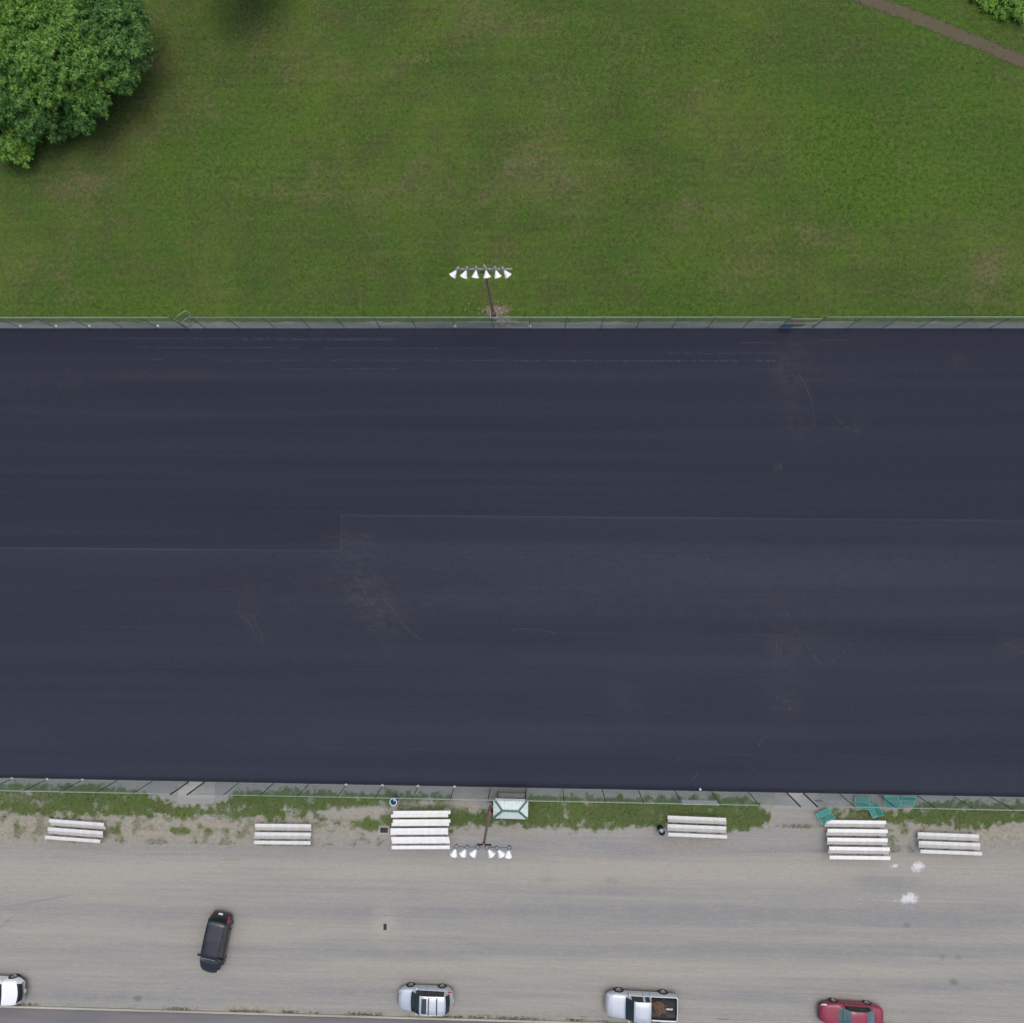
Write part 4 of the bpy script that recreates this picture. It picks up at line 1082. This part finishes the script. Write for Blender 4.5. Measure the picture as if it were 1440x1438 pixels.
# maroon saloon
hl = 2.5
SAL = dict(SUV); SAL.update(seams=(-1.1, -.38, .84), L=5.0, W=1.84, wheels=(-1.36, 1.36), wr=.33, mirror=(.62, .92), mirror_size=(.12, .17, .11),
    top=[(-hl, .6), (-2.44, .85), (-2.3, .98), (-1.75, 1.04), (-1.6, 1.08), (-.95, 1.38), (-.7, 1.42), (.05, 1.44), (.3, 1.40), (1.1, 1.00), (1.25, .97), (2.0, .84), (2.3, .72), (hl, .5)],
    belt=[(-hl, .56), (-2.42, .80), (-2.2, .90), (-1.4, .94), (.9, .90), (1.2, .90), (2.0, .76), (2.3, .64), (hl, .45)],
    roofw=[(-hl, .85), (-1.7, .80), (-1.0, .72), (.2, .72), (.8, .78), (1.2, .82), (2.0, .80), (hl, .8)],
    plan=rounded_plan(hl, .9, .6, .6), sill=[(-hl, .38), (-2.0, .26), (-1.8, .2), (1.8, .2), (2.2, .26), (hl, .34)],
    regions=[('windshield', lambda x, j, s: .32 < x < 1.12 and j > 5.2),
             ('side_window', lambda x, j, s: 4.05 < j < 4.95 and (-1.35 < x < -.42 or -.34 < x < .66)),
             ('trim', lambda x, j, s: 4.05 < j < 4.95 and -1.35 < x < .66),
             ('rear_window', lambda x, j, s: -1.62 < x < -.98 and j > 5.2),
             ('tail_light', lambda x, j, s: x < -2.3 and 3.1 < j < 5),
             ('headlight', lambda x, j, s: 2.0 < x < 2.36 and 2.9 < j < 4.4),
             ('grille', lambda x, j, s: x > 2.40 and j > 5.4), ('trim', lambda x, j, s: j < 1)],
    plates=[], mats={'windshield': paint('pale_glass', rgb(66, 92, 98), .08, .2), 'rear_window': paint('pale_rear_glass', rgb(84, 112, 116), .08, .2)})
c = at(1195, 1412, .45); yb = G(1192, 1407, .35).y-.9
t = car('maroon saloon with pale headlamp parked at the bottom right of the gravel', 'parked_car', Vector((c.x, yb, 0)), R(180)-R(2.4), SAL, M_PRED)

# silver pickup
hl = 2.88
rear = -.72
PK = dict(SUV); PK.update(seams=(-.58, -.02, 1.12), bow=.12, bow_rear=.03, L=5.76, W=1.94, cat='pickup', wheels=(-1.75, 1.85), wr=.39, mirror=(1.05, 1.14), mirror_size=(.12, .22, .2), smooth=False,
    extra=[rear, rear+.03, rear+.1, -2.74, -2.72, -2.80],
    top=[(-hl, .62), (-2.84, 1.12), (-2.80, 1.14), (-2.74, 1.14), (-2.72, .80), (rear-.001, .80), (rear, 1.13), (rear+.03, 1.2), (rear+.1, 1.72), (-.4, 1.78), (.3, 1.78), (.62, 1.72), (.7, 1.68), (1.34, 1.20), (1.42, 1.17), (2.3, 1.08), (2.62, 1.0), (2.76, .86), (2.8, .66), (hl, .6)],
    belt=[(-hl, .60), (-2.84, 1.10), (-2.80, 1.12), (rear, 1.12), (rear+.1, 1.12), (1.2, 1.10), (2.3, .98), (2.62, .90), (2.76, .80), (hl, .56)],
    roofw=[(-hl, .86), (-2.8, .86), (rear-.001, .86), (rear, .86), (rear+.1, .82), (.6, .80), (1.3, .86), (2.3, .84), (hl, .82)],
    plan=[(-hl, .93), (-2.8, .96), (-2.6, 1), (2.0, 1), (2.4, .96), (2.66, .88), (2.8, .78), (hl, .72)],
    sill=[(-hl, .5), (-2.3, .42), (-2.0, .36), (2.2, .32), (hl, .46)],
    open=lambda x: x < rear,
    regions=[('bed_liner', lambda x, j, s: -2.745 < x < rear+.002 and j > 4.4),
             ('windshield', lambda x, j, s: .70 < x < 1.34 and j > 5.2),
             ('side_window', lambda x, j, s: 4.05 < j < 4.95 and (-.52 < x < -.16 or .02 < x < .92)),
             ('rear_window', lambda x, j, s: rear+.02 < x < rear+.1 and j > 5.3),
             ('tail_light', lambda x, j, s: x < -2.82 and 2 < j < 4.2),
             ('headlight', lambda x, j, s: 2.55 < x < 2.78 and 3.1 < j < 4.6),
             ('lower_bumper', lambda x, j, s: x > 2.78), ('trim', lambda x, j, s: j < 1)],
    plates=[])
c = at(901.5, 1412, .7); yb = G(900, 1392, .4).y-.965
t = car('silver pickup with a dark open bed parked by the kerb', 'pickup_truck', Vector((c.x, yb, 0)), R(180)-R(1.2), PK, M_PPICK)
tm = Matrix.Translation((c.x, yb, .006)) @ Matrix.Rotation(R(180)-R(1.2), 4, 'Z')
# heap of wood chips and a pale rag in the bed (things of their own)
bm = bmesh.new(); bmesh.ops.create_grid(bm, x_segments=40, y_segments=30, size=1)
for v in bm.verts:
    x, y = v.co.x, v.co.y; r = math.hypot(x*.9-.25, y-.1)
    r *= 1+.55*noise.fractal(Vector((x*1.7, y*1.7, 3)), 1, 2, 4); u = max(0, 1-r); hgt = u*.34+.05*noise.fractal(Vector((x*5, y*5, 0)), 1, 2, 4)*min(1, u*3)
    v.co = Vector((x*.5-.34*y, y*.56+.12*x, hgt-.02))
bmesh.ops.delete(bm, geom=[v for v in bm.verts if v.co.z < -.012], context='VERTS')
o = obj('wood_chips', bm, simple('wood_chip_brown', rgb(98, 76, 60), .95, 0, .6, 18, rgb(36, 34, 34)), None, True)
o.matrix_world = tm @ Matrix.Translation((-1.45, -.05, .822)); tag(o, 'brown wood chips heaped in the bed of the silver pickup', 'wood chips')
bm = bmesh.new(); bmesh.ops.create_grid(bm, x_segments=16, y_segments=8, size=1)
for v in bm.verts: v.co = Vector((v.co.x*.26, v.co.y*.06, .03+.05*noise.noise(Vector((v.co.x*3, v.co.y*2, 0)))))
bmesh.ops.solidify(bm, geom=list(bm.faces), thickness=.01)
o = obj('rag', bm, simple('pale_cloth', rgb(200, 196, 200), .8), None, True)
o.matrix_world = tm @ Matrix.Translation((-2.2, .12, .82)); tag(o, 'pale rag lying at the tail end of the pickup bed', 'rag')

# ------------------------------------------------------------------ trees
def mat_leaf(name, c1, c2, c3):
    s = NT(name); g = s.n('NewGeometry'); r = s.n('ValToRGB'); e = r.color_ramp.elements
    e[0].color = c1; e[0].position = 0; e[1].color = c3; e[1].position = 1; m = r.color_ramp.elements.new(.5); m.color = c2
    s.l(g.outputs['Random Per Island'], r.inputs[0])
    n = s.noise(s.coord(), .5, 4, .6); k = s.rng(n, .3, .7, .72, 1.25); cc = s.n('CombineColor'); [s.l(k, cc.inputs[i]) for i in range(3)]
    col = s.mix(1, r.outputs[0], cc.outputs[0], 'MULTIPLY')
    s.base(col, .6, 0, .3)
    tr = s.n('BsdfTranslucent'); s.l(col, tr.inputs[0]); mx = s.n('MixShader'); mx.inputs[0].default_value = .22
    s.l(s.b.outputs[0], mx.inputs[1]); s.l(tr.outputs[0], mx.inputs[2]); s.l(mx.outputs[0], s.out.inputs[0]); return s.m
ML_MID = mat_leaf('leaf_green', rgb(38, 76, 20), rgb(72, 120, 36), rgb(126, 164, 76))
ML_DARK = mat_leaf('leaf_dark_green', rgb(32, 68, 24), rgb(60, 104, 38), rgb(108, 148, 72))
ML_BRIGHT = mat_leaf('leaf_bright_green', rgb(50, 94, 20), rgb(86, 132, 38), rgb(136, 172, 76))
M_BARK = simple('bark', rgb(86, 76, 66), .95, 0, .3, 6)
def crown_mesh(lobes, nspr, seed, leaf=.30, wl=.09, k=6):
    """compound leaf sprigs: k long leaflets radiating and drooping from each twig end; lobes = (x,y,z,r)"""
    rg = np.random.RandomState(seed)
    w_ = np.array([l[3]**2 for l in lobes]); w_ = w_/w_.sum()
    V, Fc = [], []
    for s_ in range(nspr):
        l = lobes[rg.choice(len(lobes), p=w_)]
        d = rg.normal(size=3); d /= np.linalg.norm(d); d[2] = abs(d[2])*1.0-.25 if rg.rand() < .85 else d[2]
        d /= np.linalg.norm(d)
        nn = noise.fractal(Vector((d[0]*1.6+seed+l[0], d[1]*1.6+l[1], d[2]*1.6)), 1, 2, 3)
        rad = l[3]*(1+.9*nn)*(1-abs(rg.normal(0, .11)))*(1.18 if rg.rand() < .12 else 1)
        c = np.array(l[:3])+d*rad*np.array([1, 1, .8])
        up = d*.55+np.array([0, 0, .9]); up /= np.linalg.norm(up)
        a = np.cross(up, [1, .3, .2]); a /= np.linalg.norm(a); b = np.cross(up, a)
        ph = rg.rand()*6.28; sz = leaf*rg.uniform(.65, 1.25)
        for q in range(k):
            th = ph+q*2*math.pi/k+rg.normal(0, .2); r = a*math.cos(th)+b*math.sin(th); t_ = np.cross(up, r)
            L1 = sz*rg.uniform(.7, 1.15); droop = rg.uniform(.0, .5)
            p0 = c; p1 = c+r*L1*.55+up*.04; p2 = c+r*L1-up*L1*droop; wv = t_*wl*rg.uniform(.7, 1.2)
            i = len(V); V += [p0, p1-wv, p2, p1+wv]; Fc.append((i, i+1, i+2, i+3))
    return V, Fc
def tree(kind, label, cat, c, lobes, nspr, seed, mat, th, leaf=.30, wl=.09, k=6, group='trees and bushes beyond the lawn'):
    t = thing(kind, label, cat, (c.x, c.y, 0), 0, group)
    V, Fc = crown_mesh(lobes, nspr, seed, leaf, wl, k)
    mesh_np('crown', V, Fc, mat, t)
    rr = random.Random(seed); zt = max(l[2] for l in lobes)
    bm = bmesh.new(); pr = Vector((0, 0, -.05)); r0 = .05+zt*.022
    for i in range(6):
        q = Vector((pr.x+rr.uniform(-.08, .08), pr.y+rr.uniform(-.08, .08), -.05+(i+1)*zt*.85/6)); add_tube(bm, pr, q, r0*(1-i*.13), r0*(1-(i+1)*.13), 10, caps=False); pr = q
    obj('trunk', bm, M_BARK, t, True)
    bm = bmesh.new()
    for l in lobes:
        a = Vector((0, 0, zt*rr.uniform(.25, .5))); e_ = Vector(l[:3])
        for b in range(3):
            m = a.lerp(e_, .5)+Vector((rr.uniform(-.3, .3), rr.uniform(-.3, .3), rr.uniform(-.1, .3))); f = e_+Vector((rr.uniform(-1, 1), rr.uniform(-1, 1), rr.uniform(-.2, .7)))*l[3]*.2
            add_tube(bm, a, m, r0*.4, r0*.25, 6, False); add_tube(bm, m, f, r0*.25, r0*.06, 6, False)
    obj('limbs', bm, M_BARK, t, True)
    return t
def lob(R0, z, n, seed):
    rr = random.Random(seed); L = [(0, 0, z, R0*.72)]
    for i in range(n):
        a = 2*math.pi*i/n+rr.uniform(-.4, .4); L.append((math.cos(a)*R0*.58, math.sin(a)*R0*.58, z+rr.uniform(-.9, .5)*R0*.3, R0*rr.uniform(.38, .52)))
    return L
def tpos(px, py, z): g = G(px, py, z); return Vector((g.x, g.y, 0))
TR = [
 ('leafy_tree', 'pale green tree in the top left corner, the brightest crown of the group', 38, 34, 4.2, 2.7, 1400, ML_BRIGHT, 5),
 ('leafy_tree', 'mid green tree on the top edge, right of the bright corner tree', 98, 30, 5.0, 2.6, 1300, ML_MID, 5),
 ('leafy_tree', 'dark tree on the top edge nearest the lawn, rightmost of the group', 160, 22, 5.2, 2.5, 1300, ML_DARK, 5),
 ('leafy_tree', 'broad green tree at the left edge, below the bright corner tree', 34, 88, 4.8, 2.9, 1600, ML_MID, 6),
 ('leafy_tree', 'large mid green tree in the middle of the left group', 98, 92, 5.6, 3.1, 1900, ML_MID, 6),
 ('leafy_tree', 'dark green tree with starry leaves jutting right over the lawn', 158, 72, 4.6, 2.4, 1300, ML_DARK, 5),
 ('leafy_tree', 'low dark tree along the lawn side, below the large middle tree', 112, 138, 4.0, 1.9, 900, ML_DARK, 4),
 ('leafy_tree', 'dark green tree close to the left edge, above the bright low bush', 40, 140, 4.2, 2.5, 1300, ML_DARK, 5),
 ('bush', 'small dark bush under the trees, touching the lawn above the bright bush', 78, 166, 2.4, 1.4, 600, ML_DARK, 4),
 ('bush', 'bright low bush at the left edge, lowest of the group', 12, 190, 1.9, 1.9, 900, ML_BRIGHT, 4),
 ('bush', 'bright leafy bush in the top right corner beyond the dirt path', 1440, -2, .2, 1.9, 420, ML_BRIGHT, 6),
 ('bush', 'low green bush on the top edge beside the top right corner bush', 1400, -16, .2, 1.3, 250, ML_BRIGHT, 4),
]
for i, (kd, lb, px, py, z, r, n, m, nl) in enumerate(TR):
    tree(kd, lb, 'bush' if kd == 'bush' else 'tree', tpos(px-6, py-3, z*.78+.6), lob(r, z*.78, nl, 30+i), int(n*1.9), 50+i, m, 0, leaf=.36 if m is not ML_BRIGHT else .30, wl=.065, k=9)
tree('leafy_tree', 'tree on the top edge of the lawn with only its shaded fringe in view', 'tree', tpos(322, -72, 5.5), lob(2.6, 5, 5, 77), 1500, 99, ML_DARK, 0, .5, .085, 8)

# ------------------------------------------------------------------ grass tufts that stand up from the ground
def tufts(name, label, pts, mat, hmin, hmax, blades=5, wd=.018):
    V, Fc = [], []; rr = random.Random(5)
    for (x, y, sc) in pts:
        for b in range(blades):
            a = rr.uniform(0, 6.28); h = rr.uniform(hmin, hmax)*sc; le = h*rr.uniform(.3, 1.1); r0 = rr.uniform(0, .05)
            bx, by = x+math.cos(a)*r0, y+math.sin(a)*r0; tx, ty = bx+math.cos(a)*le, by+math.sin(a)*le
            nx, ny = -math.sin(a)*wd*sc, math.cos(a)*wd*sc; i = len(V)
            V += [(bx-nx, by-ny, 0), (bx+nx, by+ny, 0), ((bx+tx)/2+nx*.9, (by+ty)/2+ny*.9, h*.7), (tx, ty, h*.8), ((bx+tx)/2-nx*.9, (by+ty)/2-ny*.9, h*.7)]
            Fc.append((i, i+1, i+2, i+3, i+4))
    o = mesh_np(name, V, Fc, mat); tag(o, label, 'grass', kind='stuff'); return o
ML_TUFT = mat_leaf('tuft_green', rgb(62, 86, 38), rgb(86, 110, 52), rgb(128, 134, 88))
ML_TUFT2 = mat_leaf('lawn_tuft_green', rgb(62, 90, 32), rgb(88, 114, 46), rgb(124, 128, 78))
rg = np.random.RandomState(3)
N = 42000
x = rg.uniform(-45, 45, N); y = rg.uniform(G(720, 1200).y, YS-.1, N)
px, py = Pn(x, y); g = f_grass(x, y, px, py)
keep = rg.rand(N) < np.clip((g-.35)*.6, 0, .4)
tufts('verge_tufts', 'short ragged grass tufts growing on the verge behind the south fence', [(a, b, s_) for a, b, s_ in zip(x[keep], y[keep], rg.uniform(.6, 1.3, keep.sum()))], ML_TUFT, .03, .08, 4, .014)
N = 5000
x = rg.uniform(-45, 45, N); y = YCURB+.1+abs(rg.normal(0, .10, N)); px, py = Pn(x, y)
keep = fbm(x, y*0, .35, 3, 4)+rg.normal(0, .12, N) > .05
tufts('kerb_weeds', 'thin weeds growing along the kerb at the bottom of the picture', [(a, b, s_) for a, b, s_ in zip(x[keep], y[keep], rg.uniform(.5, 1.1, keep.sum()))], ML_TUFT, .04, .10, 4, .014)
N = 60000
x = rg.uniform(-44, 44, N); y = rg.uniform(YN+.55, 47, N); px, py = Pn(x, y)
dn = fbm(x, y, .16, 3, 21)+.6*fbm(x, y, .7, 2, 22)
keep = (rg.rand(N) < np.clip(.35+dn*1.1, .03, .9)) & ((py < 425) | (abs(px-695) > 26))
tufts('lawn_tufts', 'short uneven grass tufts and weeds all over the lawn', [(a, b, s_) for a, b, s_ in zip(x[keep], y[keep], rg.uniform(.5, 1.4, keep.sum()))], ML_TUFT2, .02, .05, 4, .018)
# loose stones on the verge and the edge of the lot
V, Fc = [], []; N = 9000
x = rg.uniform(-45, 45, N); y = G(720, 1180).y+rg.normal(0, .9, N); px, py = Pn(x, y); g = f_grass(x, y, px, py)
for a, b, q in zip(x, y, g):
    if q > .5 or b > YS-.1: continue
    s_ = rg.uniform(.012, .035); i = len(V); r_ = rg.uniform(0, 3)
    for k in range(4): V.append((a+s_*math.cos(r_+k*1.57), b+s_*math.sin(r_+k*1.57)*.8, .004))
    V.append((a, b, .004+s_*.9))
    for k in range(4): Fc.append((i+k, i+(k+1) % 4, i+4))
tag(mesh_np('loose_stones', V, Fc, simple('pebble', rgb(168, 162, 152), .9, 0, .3, 7)), 'small loose stones on the dirt in front of the bleachers', 'stones', kind='stuff')
